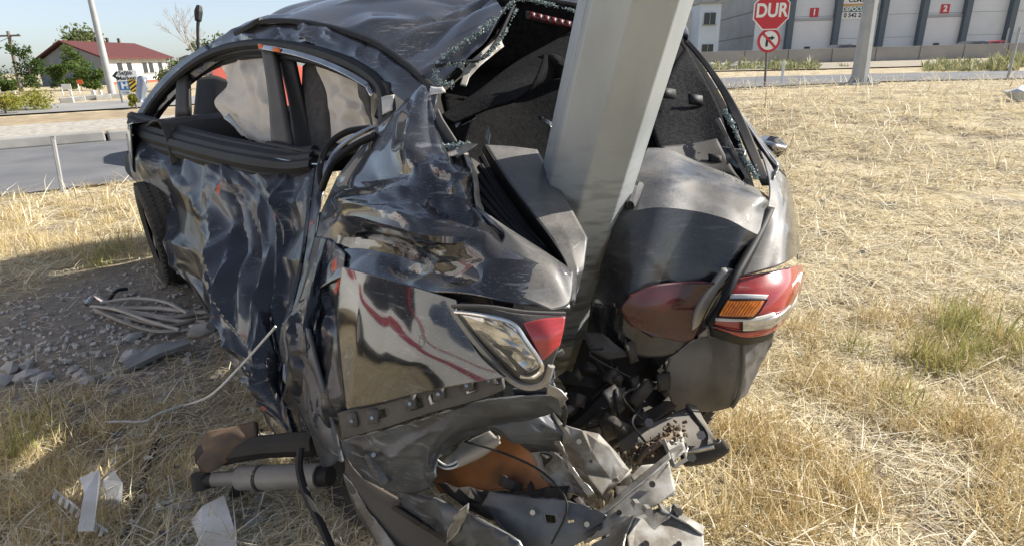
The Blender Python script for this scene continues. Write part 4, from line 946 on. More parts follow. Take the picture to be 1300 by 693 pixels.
# left tail lamp
lamp = part('tail_lamp', [
    [(574, 389, 1.21), (612, 390, 1.165), (662, 398, 1.135), (718, 399, 1.135)],
    [(588, 408, 1.205), (626, 414, 1.155), (672, 420, 1.125), (716, 416, 1.13)],
    [(614, 438, 1.20), (640, 446, 1.155), (676, 448, 1.13), (710, 440, 1.13)],
    [(640, 464, 1.20), (658, 474, 1.165), (680, 476, 1.14), (700, 466, 1.135)],
    [(656, 482, 1.20), (668, 488, 1.175), (684, 487, 1.15), (697, 478, 1.14)]], PLASTIC_GREY, sub=6, solid=.03, smooth=50)
patch('clear_lens', [
    [(580, 396, 1.185), (612, 400, 1.150), (646, 410, 1.122)],
    [(600, 420, 1.185), (630, 426, 1.145), (662, 430, 1.115)],
    [(626, 444, 1.18), (650, 452, 1.145), (676, 450, 1.113)],
    [(652, 468, 1.175), (668, 474, 1.15), (686, 464, 1.113)]], CLEAR_LENS, lamp, sub=8, solid=.008, facet=(.016, .0022, 0))
patch('red_lens', [
    [(664, 410, 1.112), (690, 404, 1.108), (718, 402, 1.118)],
    [(674, 430, 1.106), (696, 426, 1.10), (715, 420, 1.114)],
    [(688, 458, 1.106), (700, 448, 1.108), (711, 438, 1.114)]], RED_LENS, lamp, sub=6, solid=.012, smooth=60)
rod('chrome_trim', [(578, 396, 1.178), (612, 400, 1.140), (650, 410, 1.115), (668, 432, 1.105), (688, 464, 1.105), (678, 478, 1.12), (662, 478, 1.15)], .0045, CHROME, lamp)
rod('rim', [(574, 388, 1.20), (620, 389, 1.15), (668, 396, 1.125), (718, 398, 1.125)], .004, PLASTIC_GREY, lamp)
rod('rim', [(576, 394, 1.20), (600, 428, 1.2), (628, 460, 1.195), (650, 482, 1.19), (672, 491, 1.165), (692, 484, 1.145), (700, 464, 1.13)], .0075, ALU, lamp)
part('lamp_pocket', [[(520, 372, 1.37), (560, 366, 1.30), (620, 374, 1.24)], [(545, 400, 1.36), (575, 396, 1.30), (630, 400, 1.25)], [(560, 425, 1.34), (600, 430, 1.28), (640, 440, 1.25)]], PLASTIC, sub=5, amp=.01, scale=9)

# clip strip under the quarter: a moulded strip with square cut-outs
strip = part('bumper_bracket', [
    [(428, 524, 1.525), (480, 514, 1.40), (540, 496, 1.305), (600, 480, 1.25), (636, 472, 1.225)],
    [(430, 532, 1.525), (482, 522, 1.40), (542, 504, 1.305), (602, 488, 1.25), (637, 480, 1.225)],
    [(432, 543, 1.525), (484, 532, 1.40), (545, 513, 1.305), (606, 497, 1.25), (638, 487, 1.225)],
    [(434, 556, 1.53), (486, 543, 1.405), (548, 523, 1.31), (610, 506, 1.255), (640, 494, 1.23)]], PLASTIC_GREY, sub=8, amp=.002, solid=.012, smooth=20,
    holes=[(.30, .68, .07, .12), (.22, .62, .20, .25), (.25, .7, .40, .455), (.25, .7, .49, .52), (.2, .66, .66, .73), (.2, .6, .9, .94)])
for px, py, Z in ((446, 534, 1.47), (472, 530, 1.41), (520, 512, 1.32), (556, 500, 1.28), (592, 489, 1.245), (620, 482, 1.225)):
    patch('clip', [[(px - 7, py - 9, Z), (px + 6, py - 12, Z - .01)], [(px - 6, py + 9, Z), (px + 7, py + 6, Z - .01)]], PLASTIC_GREY, strip, sub=2, solid=.014)
    MB().tube([P(px, py, Z + .002), P(px, py, Z - .012)], .004, 8).build('screw', CHROME, strip)
# lower grey body sheet below the strip, with the opening that shows the orange fluid
part('rear_valance', [
    [(432, 558, 1.535), (490, 546, 1.42), (550, 528, 1.335), (620, 508, 1.28), (720, 500, 1.25)],
    [(440, 580, 1.55), (495, 572, 1.44), (545, 556, 1.36), (610, 532, 1.315), (700, 524, 1.30)],
    [(462, 604, 1.56), (508, 600, 1.46), (545, 590, 1.41), (556, 566, 1.42), (600, 552, 1.42)],
    [(505, 628, 1.54), (530, 625, 1.47), (548, 612, 1.44), (554, 596, 1.46), (556, 578, 1.50)]], PRIMER, amp=.008, scale=8, seed=5.5, solid=.005, jag=.003, folds=(30, .014, .045, .14, 10, 55), sub=14)
part('valance_lip', [
    [(505, 626, 1.52), (550, 634, 1.42), (600, 658, 1.34), (640, 680, 1.3), (668, 705, 1.27)],
    [(508, 642, 1.53), (548, 652, 1.44), (592, 674, 1.36), (628, 695, 1.32), (650, 715, 1.29)],
    [(530, 668, 1.55), (556, 676, 1.47), (590, 694, 1.4), (618, 706, 1.36), (640, 720, 1.33)]], PRIMER, sub=6, amp=.008, scale=9, seed=2.5, solid=.005, jag=.005, facet=(.045, .006, .004))
rod('bolt_boss', [(472, 574, 1.50), (486, 604, 1.48), (492, 612, 1.48)], [.022, .02, .012], PRIMER, car)
MB().tube([P(474, 577, 1.49), P(474, 577, 1.465)], .006, 8).build('bolt', CHROME, car)
# brown plastic shield with ribs, lower left
shield = part('underbody_shield', [
    [(432, 562, 1.60), (455, 600, 1.58), (520, 640, 1.54), (590, 680, 1.47), (630, 710, 1.4)],
    [(438, 590, 1.60), (452, 625, 1.58), (500, 668, 1.54), (550, 700, 1.5), (590, 725, 1.45)],
    [(436, 606, 1.61), (450, 645, 1.59), (478, 690, 1.56), (500, 715, 1.52), (530, 740, 1.48)]], M('brown_grey_shield', (.085, .075, .065), .6, 0, (.055, .05, .045), 7, dust=.6, dustcol=(.18, .15, .12)), sub=7, amp=.008, scale=8, solid=.005)
for k in range(5):
    a_ = (500 + k * 13, 640 + k * 8, 1.53 - k * .008); patch('rib', [[(a_[0], a_[1], a_[2]), (a_[0] + 34, a_[1] + 22, a_[2] - .04)], [(a_[0] - 4, a_[1] + 5, a_[2]), (a_[0] + 30, a_[1] + 27, a_[2] - .04)]], METAL_DARK, shield, sub=2, solid=.012)
part('shield_flange', [[(436, 602, 1.60), (452, 640, 1.575), (476, 684, 1.55), (492, 710, 1.52)], [(446, 612, 1.58), (468, 648, 1.56), (490, 676, 1.54), (512, 708, 1.5)]], METAL_DUSTY, sub=5, amp=.006, jag=.004, scale=10)
part('torn_tab', [[(575, 652, 1.36), (596, 640, 1.34)], [(566, 690, 1.38), (592, 660, 1.35)]], METAL_DUSTY, sub=4, amp=.006, jag=.006)

# fuel-stained tray seen through the opening
part('fluid_tray', [
    [(552, 592, 1.56), (600, 566, 1.52), (640, 552, 1.50), (668, 556, 1.46)],
    [(550, 610, 1.54), (600, 596, 1.50), (645, 588, 1.47), (690, 592, 1.42)],
    [(560, 626, 1.52), (605, 622, 1.47), (650, 620, 1.43), (700, 622, 1.39)]], ORANGE_FLUID, sub=7, amp=.006, scale=7, solid=.006, smooth=60)
part('tray_side', [
    [(556, 612, 1.50), (600, 622, 1.45), (650, 624, 1.41), (720, 616, 1.37)],
    [(572, 634, 1.47), (610, 644, 1.42), (655, 642, 1.385), (715, 636, 1.36)],
    [(610, 655, 1.42), (640, 664, 1.385), (670, 664, 1.37), (720, 660, 1.35)]], METAL_DARK, lin=True, sub=6, amp=.015, scale=8, solid=.006, jag=.006, facet=(.03, .006, .003))
part('sound_pad', [
    [(560, 586, 1.50), (590, 562, 1.47), (622, 546, 1.44)],
    [(572, 590, 1.46), (602, 574, 1.43), (632, 556, 1.41)],
    [(580, 594, 1.47), (612, 580, 1.44), (636, 562, 1.42)]], M('pale_pad', (.50, .47, .42), .8, 0, (.36, .33, .29), 9, dust=.5), sub=6, amp=.012, scale=9, solid=.02, smooth=60)
for k in range(3): rod('wire', [(556, 584 + k * 3, 1.48), (566, 590 + k * 2, 1.45), (578, 586 + k * 3, 1.45), (586, 578 + k * 3, 1.46)], .003, [SIGN_W, WIRE, SIGN_W][k], car, 6)
# big torn sheets behind/over the opening
part('torn_sheet', [
    [(600, 537, 1.36), (640, 524, 1.34), (672, 515, 1.34), (700, 524, 1.36)],
    [(615, 542, 1.35), (650, 542, 1.335), (682, 536, 1.33), (712, 544, 1.35)],
    [(640, 552, 1.37), (660, 562, 1.36), (690, 562, 1.35), (716, 564, 1.36)],
    [(660, 562, 1.40), (672, 572, 1.39), (694, 574, 1.38), (714, 578, 1.38)]], PRIMER, lin=True, sub=8, amp=.012, scale=9, jag=.008, seed=9.1, facet=(.03, .006, .003))
part('torn_sheet', [
    [(700, 524, 1.36), (715, 545, 1.345), (738, 548, 1.34), (756, 546, 1.35), (770, 560, 1.37)],
    [(702, 545, 1.365), (720, 566, 1.35), (748, 572, 1.34), (772, 574, 1.345), (786, 580, 1.37)],
    [(712, 574, 1.375), (730, 590, 1.36), (758, 600, 1.335), (784, 600, 1.345), (798, 592, 1.37)],
    [(718, 592, 1.38), (738, 612, 1.35), (760, 628, 1.32), (782, 618, 1.34), (800, 602, 1.36)]], METAL_DUSTY, lin=True, sub=8, amp=.012, scale=8, jag=.008, seed=1.9, facet=(.035, .006, .004))
part('tray_wall', [
    [(664, 562, 1.42), (700, 572, 1.40), (735, 600, 1.37)],
    [(680, 590, 1.42), (705, 598, 1.39), (742, 618, 1.36)],
    [(700, 622, 1.40), (722, 624, 1.37), (748, 632, 1.35)]], METAL_DUSTY, lin=True, sub=7, amp=.012, scale=9, jag=.008, seed=7, facet=(.025, .005, .003))
part('torn_curl', [[(702, 562, 1.34), (712, 572, 1.335), (722, 596, 1.33), (748, 628, 1.31)], [(710, 560, 1.33), (719, 576, 1.325), (730, 598, 1.32), (754, 624, 1.305)]], METAL_DUSTY, lin=True, sub=6, amp=.006, jag=.005, scale=12)
part('lower_sheet', [
    [(622, 622, 1.39), (660, 628, 1.355), (700, 632, 1.325), (735, 638, 1.30), (758, 646, 1.285)],
    [(612, 640, 1.39), (655, 650, 1.345), (700, 656, 1.31), (740, 658, 1.285), (770, 652, 1.28)],
    [(640, 672, 1.36), (668, 680, 1.33), (705, 682, 1.30), (742, 676, 1.28), (768, 660, 1.28)],
    [(652, 700, 1.345), (676, 702, 1.32), (708, 700, 1.30), (744, 686, 1.285), (762, 668, 1.285)]], PRIMER, lin=True, sub=10, amp=.013, scale=7, jag=.006, amp2=.006, seed=3.7, smooth=28, holes=[(.30, .42, .44, .50), (.34, .42, .62, .65)])
# crash-beam bracket lower right
part('bumper_beam', [
    [(735, 666, 1.30), (770, 642, 1.30), (812, 606, 1.32), (848, 576, 1.35)],
    [(738, 676, 1.295), (778, 652, 1.29), (822, 620, 1.305), (852, 596, 1.33)],
    [(742, 690, 1.30), (792, 668, 1.27), (832, 640, 1.28), (858, 622, 1.30)]], METAL_DUSTY, lin=True, sub=7, amp=.004, scale=10, solid=.008, seed=3)
part('beam_flange', [[(752, 690, 1.28), (790, 672, 1.27), (836, 648, 1.27), (852, 640, 1.28)], [(745, 706, 1.25), (790, 690, 1.245), (832, 672, 1.25), (850, 655, 1.26)]], METAL_DUSTY, lin=True, sub=5, amp=.003, solid=.008)
def slab(name, pts, th, mat, bev=.004):
    o = plate(name, pts, mat, car, th); m = o.modifiers.new('b', 'BEVEL'); m.width = bev; m.segments = 2; m.limit_method = 'ANGLE'; return o
slab('crash_box', [(806, 655, 1.275), (838, 642, 1.285), (893, 671, 1.262), (897, 712, 1.20), (800, 712, 1.19), (796, 680, 1.23)], .05, METAL_DUSTY)
part('crash_box_lip', [[(836, 638, 1.283), (866, 652, 1.272), (896, 668, 1.262)], [(840, 646, 1.268), (866, 660, 1.258), (893, 678, 1.245)]], METAL_DUSTY, sub=5, amp=.002, solid=.006)
part('crash_box_side', [[(804, 654, 1.272), (794, 680, 1.228), (786, 714, 1.185)], [(788, 650, 1.30), (774, 676, 1.27), (764, 712, 1.23)]], METAL_DUSTY, sub=6, amp=.006, jag=.003, scale=10, solid=.005)
part('bracket_triangle', [[(800, 650, 1.29), (826, 618, 1.31), (850, 586, 1.335)], [(812, 652, 1.285), (836, 634, 1.295), (858, 628, 1.305)]], METAL_DUSTY, sub=6, amp=.003, jag=.002, solid=.006, lin=True)
part('beam_lip', [[(733, 664, 1.305), (770, 640, 1.305), (812, 604, 1.325), (850, 573, 1.355)], [(737, 669, 1.29), (774, 645, 1.285), (816, 610, 1.305), (852, 580, 1.335)]], METAL_DUSTY, sub=6, amp=.002, solid=.005)
for px, py, Z, r_ in ((760, 668, 1.285, .008), (786, 650, 1.285, .006), (828, 614, 1.30, .007), (862, 690, 1.222, .006), (820, 690, 1.218, .007)):
    MB().tube([P(px, py, Z + .004), P(px, py, Z - .002)], r_, 12).build('hole_rim', METAL_DARK, car)
for k, (px, py, Z) in enumerate(((690, 545, 1.335), (735, 560, 1.33), (750, 585, 1.325), (676, 650, 1.32), (716, 650, 1.298), (745, 665, 1.28), (560, 545, 1.35), (520, 585, 1.44))):
    MB().tube([P(px, py, Z + .004), P(px, py, Z - .006)], [.004, .006][k % 2], 8).build('rivet', ALU if k % 2 else METAL_DARK, car)
for pts in ([(590, 560, 1.40), (640, 575, 1.38), (690, 600, 1.36), (720, 640, 1.30), (700, 690, 1.28)],):
    rod('wire', pts, .0028, RUBBER, car, 5)
for px, py, Z in ((806, 638, 1.262), (820, 645, 1.25), (858, 644, 1.275)):
    MB().tube([P(*dw((px, py, Z + .02))), P(*dw((px + 4, py + 5, Z - .015)))], [.010, .009], 6).build('bolt', METAL_DUSTY, car)
part('gusset', [[(800, 604, 1.33), (815, 590, 1.345), (832, 588, 1.36)], [(806, 614, 1.325), (822, 604, 1.34), (836, 596, 1.35)]], METAL_DUSTY, lin=True, sub=4, amp=.004)
# tow-bar bracket at right
part('mount_plate', [
    [(784, 562, 1.56), (806, 546, 1.55), (850, 526, 1.535), (878, 514, 1.53)],
    [(790, 574, 1.55), (812, 562, 1.54), (858, 548, 1.52), (894, 540, 1.51)],
    [(800, 590, 1.54), (822, 584, 1.53), (866, 574, 1.51), (906, 564, 1.50)]], UNDERSEAL, lin=True, sub=5, amp=.003, solid=.012)
part('mount_lip', [[(872, 512, 1.52), (884, 515, 1.515)], [(896, 546, 1.505), (908, 556, 1.50)], [(898, 560, 1.50), (912, 562, 1.495)]], UNDERSEAL, sub=4, solid=.01)
b3 = np.array([P(876, 575, 1.46) - P(805, 590, 1.46)])[0]
part('crush_tube', [[(802, 576, 1.50), (840, 552, 1.50), (850, 536, 1.52)], [(806, 584, 1.44), (842, 556, 1.435), (862, 545, 1.45)]], EARTH_CLOD, sub=7, amp=.02, scale=16, amp2=.008, solid=.012, pin=False)
part('crush_tube', [[(842, 556, 1.44), (862, 540, 1.46), (872, 572, 1.45)], [(854, 588, 1.41), (868, 572, 1.43), (872, 582, 1.43)]], METAL_DUSTY, sub=5, solid=.006)
tubecell = part('crush_tube', [[(806, 586, 1.46), (842, 558, 1.45)], [(818, 600, 1.47), (856, 590, 1.44)]], METAL_DARK, sub=3, solid=.05)
for a_, b_ in (((842, 557, 1.425), (856, 592, 1.405)), ((848, 574, 1.415), (866, 566, 1.42)), ((856, 592, 1.405), (872, 582, 1.41))):
    MB().tube([P(*dw(a_)), P(*dw(b_))], .006, 4).build('cell_wall', ALU, car)
part('tow_arm', [[(862, 576, 1.55), (890, 566, 1.54), (918, 556, 1.53)], [(868, 590, 1.54), (896, 584, 1.53), (926, 570, 1.52)], [(872, 592, 1.56), (900, 588, 1.55), (920, 578, 1.54)]], METAL_DARK, sub=5, solid=.02, smooth=50)
for px, py, Z in ((890, 552, 1.49), (824, 536, 1.52), (878, 580, 1.53)):
    MB().tube([P(*dw((px, py, Z + .012))), P(*dw((px, py, Z - .014)))], .012, 6).build('bolt', ALU, car)
part('chassis_rail', [[(770, 545, 1.62), (830, 516, 1.64), (868, 492, 1.68), (890, 500, 1.7)], [(782, 562, 1.60), (836, 530, 1.62), (872, 510, 1.66), (892, 514, 1.68)]], METAL_DARK, sub=5, amp=.008, solid=.04)

# trunk: left flap, right lid half, dark interior
part('trunk_flap', [
    [(616, 184, 1.66), (650, 186, 1.68), (682, 190, 1.70)],
    [(640, 222, 1.60), (668, 222, 1.615), (702, 226, 1.625)],
    [(672, 264, 1.50), (696, 262, 1.51), (724, 262, 1.53)],
    [(702, 304, 1.41), (722, 304, 1.41), (746, 302, 1.43)],
    [(722, 342, 1.34), (734, 344, 1.34), (742, 340, 1.37)],
    [(726, 384, 1.30), (730, 386, 1.30), (734, 372, 1.33)]], PAINT_DUSTY, lin=True, sub=7, amp=.006, scale=7, solid=.006, smooth=35, seed=4)
part('flap_edge', [[(614, 184, 1.655), (640, 224, 1.595), (671, 266, 1.495), (701, 306, 1.405), (721, 343, 1.335), (724, 386, 1.295)], [(612, 192, 1.70), (634, 234, 1.64), (664, 276, 1.55), (695, 316, 1.46), (716, 350, 1.39), (720, 386, 1.34)]], RUBBER, sub=5, solid=.004)
for k in range(5):
    rod('inner_rib', [(612 - k * 2, 200 + k * 12, 1.72 - k * .02), (640, 250 + k * 9, 1.64 - k * .02), (680, 302 + k * 5, 1.52 - k * .02), (708, 335 + k * 2, 1.44 - k * .015)], .012, RUBBER, car)
part('trunk_side', [[(598, 200, 1.75), (620, 215, 1.78), (660, 240, 1.8)], [(610, 262, 1.62), (650, 290, 1.66), (700, 310, 1.7)], [(660, 310, 1.5), (700, 335, 1.5), (724, 345, 1.48)]], METAL_DARK, sub=5, amp=.02, scale=9)
part('trunk_lid', [
    [(822, 188, 1.80), (850, 190, 1.74), (884, 205, 1.68), (925, 222, 1.63), (958, 238, 1.60), (978, 252, 1.585)],
    [(806, 222, 1.70), (846, 218, 1.60), (886, 230, 1.54), (928, 242, 1.50), (962, 252, 1.50), (982, 262, 1.54)],
    [(784, 272, 1.64), (832, 264, 1.50), (880, 268, 1.44), (922, 278, 1.41), (946, 290, 1.41), (962, 298, 1.43)],
    [(766, 326, 1.66), (816, 326, 1.53), (864, 334, 1.46), (904, 342, 1.42), (922, 346, 1.41), (930, 346, 1.42)],
    [(750, 386, 1.69), (796, 388, 1.57), (846, 396, 1.50), (882, 398, 1.46), (896, 392, 1.445), (906, 384, 1.445)],
    [(744, 432, 1.74), (782, 446, 1.63), (824, 454, 1.56), (850, 450, 1.51), (866, 440, 1.49), (882, 424, 1.48)]], PAINT_DUSTY, sub=14, amp=.003, scale=5, seed=2.4, solid=.006, smooth=22, lin='v', folds=(9, .008, .07, .22, 20, 50))
lamp2 = part('lid_lamp', [
    [(800, 376, 1.523), (830, 362, 1.481), (870, 358, 1.425), (908, 360, 1.380)],
    [(788, 392, 1.543), (826, 392, 1.486), (868, 388, 1.433), (902, 386, 1.405)],
    [(800, 412, 1.553), (830, 414, 1.503), (862, 416, 1.458), (890, 412, 1.428)],
    [(830, 426, 1.508), (848, 430, 1.483), (866, 434, 1.458), (880, 430, 1.443)]], RED_DIM, sub=6, solid=.012, smooth=60)
part('lid_edge', [[(932, 342, 1.39), (914, 366, 1.385), (896, 396, 1.41), (880, 430, 1.455)], [(924, 345, 1.38), (906, 364, 1.38), (886, 396, 1.405), (876, 428, 1.455)]], M('pale_lid_edge', (.42, .40, .36), .5, 0, (.32, .30, .27), 9), sub=5, amp=.003, solid=.02)
part('lid_seal', [[(984, 264, 1.50), (966, 300, 1.43), (940, 348, 1.36), (922, 386, 1.345), (902, 416, 1.36)], [(972, 300, 1.52), (962, 330, 1.46), (944, 352, 1.40), (926, 388, 1.385), (908, 414, 1.39)]], RUBBER, sub=6, amp=.004, solid=.02)
rod('lid_crease', [(812, 236, 1.65), (800, 262, 1.60), (806, 240, 1.64)], .014, PAINT_DUSTY, car)

# right rear corner
part('quarter_panel_right', [
    [(925, 128, 2.02), (948, 160, 1.88), (972, 196, 1.78), (988, 214, 1.72)],
    [(962, 186, 1.82), (978, 206, 1.76), (992, 220, 1.74), (1002, 232, 1.86)],
    [(978, 240, 1.56), (990, 246, 1.58), (1002, 252, 1.66), (1008, 262, 1.86)],
    [(964, 296, 1.455), (986, 290, 1.47), (1004, 290, 1.54), (1013, 292, 1.80)],
    [(942, 350, 1.39), (972, 342, 1.40), (1000, 332, 1.45), (1016, 320, 1.72)]], PAINT_DUSTY, sub=12, amp=.002, scale=7, seed=5.1, solid=.005, smooth=18, folds=(8, .006, .06, .16, 50, 40))
part('rear_pillar', [
    [(868, 52, 2.35), (890, 78, 2.2), (912, 112, 2.05), (930, 150, 1.92), (948, 190, 1.78), (966, 232, 1.62)],
    [(874, 50, 2.33), (898, 78, 2.18), (922, 112, 2.03), (944, 150, 1.9), (962, 192, 1.76), (978, 232, 1.6)]], PLASTIC, sub=5, solid=.012)
part('door_top_right', [[(930, 136, 2.0), (960, 176, 1.88), (990, 214, 1.78)], [(930, 132, 2.14), (962, 172, 2.0), (994, 213, 1.9)], [(926, 140, 2.3), (958, 184, 2.16), (992, 222, 2.06)]], CHROME, sub=4, amp=.006)
part('roof_rail', [[(868, 52, 2.36), (858, 34, 2.46), (846, 18, 2.6), (806, 10, 2.8)], [(872, 54, 2.34), (864, 38, 2.44), (852, 22, 2.58), (812, 16, 2.8)]], PAINT_ROOF, sub=6, amp=.004, solid=.03)
part('rear_door_right', [[(994, 216, 1.80), (996, 218, 2.1), (985, 214, 2.5)], [(1006, 262, 1.84), (1004, 258, 2.1), (992, 250, 2.5)], [(1012, 330, 1.74), (1008, 320, 2.1), (996, 300, 2.5)]], PAINT, sub=6, amp=.01, scale=6)
part('torn_flange', [[(978, 222, 1.66), (990, 208, 1.68)], [(976, 238, 1.60), (984, 224, 1.62)]], METAL_DUSTY, sub=4, amp=.01, jag=.008)
part('lid_prop', [[(908, 152, 1.78), (913, 150, 1.77)], [(946, 226, 1.62), (952, 228, 1.61)]], METAL_DUSTY, sub=3, solid=.008)
# right mirror
mir = part('mirror_housing', [
    [(968, 172, 2.06), (982, 174, 2.02), (996, 180, 2.02)],
    [(966, 182, 1.98), (982, 184, 1.93), (999, 188, 1.95)],
    [(970, 192, 2.02), (984, 196, 1.98), (997, 197, 2.0)]], CHROME, sub=6, solid=.05, smooth=70)
rod('mirror_stalk', [(984, 190, 2.0), (972, 196, 2.02), (962, 196, 2.06)], .02, PLASTIC, mir)
# right tail lamp
lamp3 = part('tail_lamp_right', [
    [(938, 352, 1.375), (972, 346, 1.37), (1002, 340, 1.42), (1018, 336, 1.56)],
    [(926, 372, 1.36), (966, 370, 1.345), (1004, 362, 1.39), (1020, 350, 1.55)],
    [(914, 392, 1.36), (958, 396, 1.34), (998, 386, 1.38), (1018, 366, 1.54)],
    [(904, 412, 1.37), (944, 420, 1.35), (986, 412, 1.38), (1008, 390, 1.52)],
    [(918, 420, 1.38), (946, 428, 1.365), (980, 422, 1.39), (1000, 404, 1.50)]], RED_LENS, sub=7, solid=.03, smooth=70)
patch('indicator', [[(924, 380, 1.343), (946, 380, 1.332), (970, 381, 1.335)], [(918, 390, 1.343), (944, 392, 1.330), (964, 392, 1.332)], [(912, 400, 1.343), (938, 402, 1.330), (956, 402, 1.332)]], AMBER, lamp3, sub=5, solid=.008, smooth=60)
patch('chrome_trim', [[(928, 373, 1.345), (950, 373, 1.332), (976, 374, 1.338)], [(926, 379, 1.343), (948, 379, 1.331), (972, 380, 1.335)]], WHITE_PL, lamp3, sub=3, solid=.008)
patch('chrome_trim', [[(908, 403, 1.346), (938, 404, 1.330), (962, 402, 1.332), (984, 396, 1.345)], [(908, 407, 1.346), (938, 408, 1.330), (962, 407, 1.333), (986, 400, 1.347)]], WHITE_PL, lamp3, sub=3, solid=.006)
patch('reversing_lens', [[(942, 406, 1.334), (966, 405, 1.338), (990, 400, 1.352), (1006, 386, 1.42)], [(942, 420, 1.340), (964, 419, 1.345), (984, 414, 1.362), (1002, 398, 1.43)]], CLEAR_LENS, lamp3, sub=5, solid=.008, smooth=60)
patch('highlight_strip', [[(1008, 360, 1.40), (1019, 346, 1.5)], [(990, 408, 1.385), (1010, 388, 1.48)]], WHITE_PL, lamp3, sub=4, solid=.006)  # white strip painting in the highlight along the lens edge
for k in range(11):
    x0, x1 = 925 + k * 4.1, 914 + k * 3.9; MB().tube([P(*dw((x0, 382, 1.3265 - .0004 * min(k, 11 - k)))), P(*dw((x1, 400, 1.3255 - .0004 * min(k, 11 - k))))], .0022, 5).build('lens_rib', AMBER, lamp3, 60)
for pts in ([(908, 402, 1.334), (938, 403.5, 1.326), (958, 402, 1.328), (974, 380, 1.328)], [(926, 380, 1.337), (948, 380, 1.327), (972, 380.5, 1.329)], [(942, 405, 1.332), (942, 421, 1.336)], [(936, 352, 1.372), (972, 346, 1.366), (1002, 340, 1.415)], [(906, 413, 1.366), (944, 421, 1.343), (986, 413, 1.372)]):
    rod('lens_gap', pts, .0022, RUBBER, lamp3, 5)
part('lamp_bracket', [[(900, 416, 1.40), (946, 428, 1.375), (984, 420, 1.40)], [(902, 426, 1.43), (944, 438, 1.40), (978, 430, 1.43)]], PLASTIC, sub=5, amp=.004, jag=.003)
# grey dusty rear wing below the right lamp
part('rear_wing_right', [
    [(850, 452, 1.54), (890, 428, 1.48), (940, 432, 1.43), (984, 424, 1.47)],
    [(846, 476, 1.58), (892, 462, 1.50), (940, 460, 1.46), (976, 446, 1.52)],
    [(848, 500, 1.62), (894, 496, 1.55), (934, 492, 1.50), (962, 470, 1.56)],
    [(858, 522, 1.66), (900, 522, 1.60), (930, 514, 1.56), (950, 498, 1.60)]], UNDERSEAL, sub=12, amp=.004, scale=7, seed=8.1, jag=.004, smooth=20, folds=(14, .012, .05, .15, 80, 40))
rod('wing_seam', [(944, 432, 1.425), (944, 465, 1.45), (938, 500, 1.50), (930, 516, 1.55)], .006, UNDERSEAL, car)
part('boot_floor', [
    [(740, 430, 1.9), (800, 440, 1.8), (860, 460, 1.68)],
    [(720, 490, 1.85), (790, 500, 1.75), (870, 520, 1.7)],
    [(700, 540, 1.75), (780, 555, 1.7), (880, 545, 1.75)]], METAL_DARK, sub=8, amp=.04, scale=8, amp2=.012, solid=.006, seed=7)
part('torn_tab', [[(696, 488, 1.22), (712, 496, 1.215), (722, 506, 1.21)], [(694, 500, 1.24), (708, 506, 1.235), (712, 516, 1.23)]], METAL_DUSTY, sub=4, amp=.006, jag=.003)
part('side_gusset', [[(650, 494, 1.29), (690, 490, 1.26), (716, 502, 1.25)], [(656, 512, 1.31), (690, 514, 1.28), (712, 530, 1.28)]], PRIMER, sub=5, amp=.006)
rod('cable', [(712, 505, 1.26), (718, 520, 1.27), (716, 540, 1.3)], .004, PLASTIC, car)
part('inner_bracket', [[(738, 420, 1.66), (765, 424, 1.62)], [(750, 446, 1.62), (796, 448, 1.58)], [(770, 456, 1.62), (800, 452, 1.58)]], PLASTIC_GREY, lin=True, sub=4, amp=.01, jag=.004, scale=12)
rod('hose', [(690, 560, 1.7), (730, 540, 1.68), (770, 500, 1.7), (776, 480, 1.72)], .03, RUBBER, car)
part('inner_bracket', [[(720, 470, 1.7), (750, 478, 1.66)], [(716, 486, 1.68), (756, 492, 1.64)]], METAL_DARK, lin=True, sub=4, amp=.01)
# interior behind the rear window: dark lining, parcel shelf, seat back as dark backdrop, high brake lamp
part('parcel_shelf', [
    [(560, 146, 1.90), (600, 120, 1.98), (650, 82, 2.08), (700, 54, 2.14), (740, 32, 2.18)],
    [(566, 152, 1.84), (615, 128, 1.88), (665, 108, 1.92), (706, 92, 1.95), (745, 78, 1.98)],
    [(574, 156, 1.82), (620, 138, 1.84), (655, 126, 1.82), (676, 106, 1.8), (690, 72, 1.86)]], FELT, sub=8, amp=.02, scale=6, seed=3, solid=.008, smooth=50)
part('parcel_shelf', [[(682, 72, 1.87), (700, 68, 1.86), (716, 74, 1.86)], [(700, 82, 1.86), (710, 82, 1.84), (720, 86, 1.85)], [(704, 100, 1.88), (712, 100, 1.87), (722, 98, 1.87)]], FELT, sub=5, solid=.01)
part('seat_back_backdrop', [  # black sheet set behind the opening as backdrop for the dark cabin
    [(560, 120, 2.25), (640, 60, 2.5), (720, 40, 2.55), (800, 30, 2.5), (870, 50, 2.42)],
    [(575, 180, 2.12), (650, 150, 2.25), (720, 140, 2.3), (800, 130, 2.3), (925, 140, 2.05)],
    [(600, 270, 1.95), (660, 260, 2.1), (730, 260, 2.2), (800, 240, 2.1), (960, 245, 1.75)]], FELT, sub=7, amp=.04, scale=5, seed=4, solid=.02)
part('side_lining', [
    [(826, 160, 2.12), (852, 90, 2.22), (872, 60, 2.3)],
    [(836, 190, 1.98), (880, 150, 2.0), (914, 140, 1.97)],
    [(846, 206, 1.86), (898, 200, 1.84), (926, 205, 1.78)]], M('grey_felt', (.016, .016, .017), .95, 0, (.032, .032, .032), 70, bump=.8, bscale=150, spec=.1), sub=6, amp=.02, scale=8, seed=6, solid=.01)
part('wheel_tub', [[(840, 186, 1.84), (880, 182, 1.82), (910, 176, 1.82)], [(846, 204, 1.78), (886, 206, 1.74), (930, 214, 1.7)], [(860, 214, 1.76), (900, 222, 1.72), (944, 232, 1.66)]], PLASTIC, sub=6, amp=.018, scale=10)
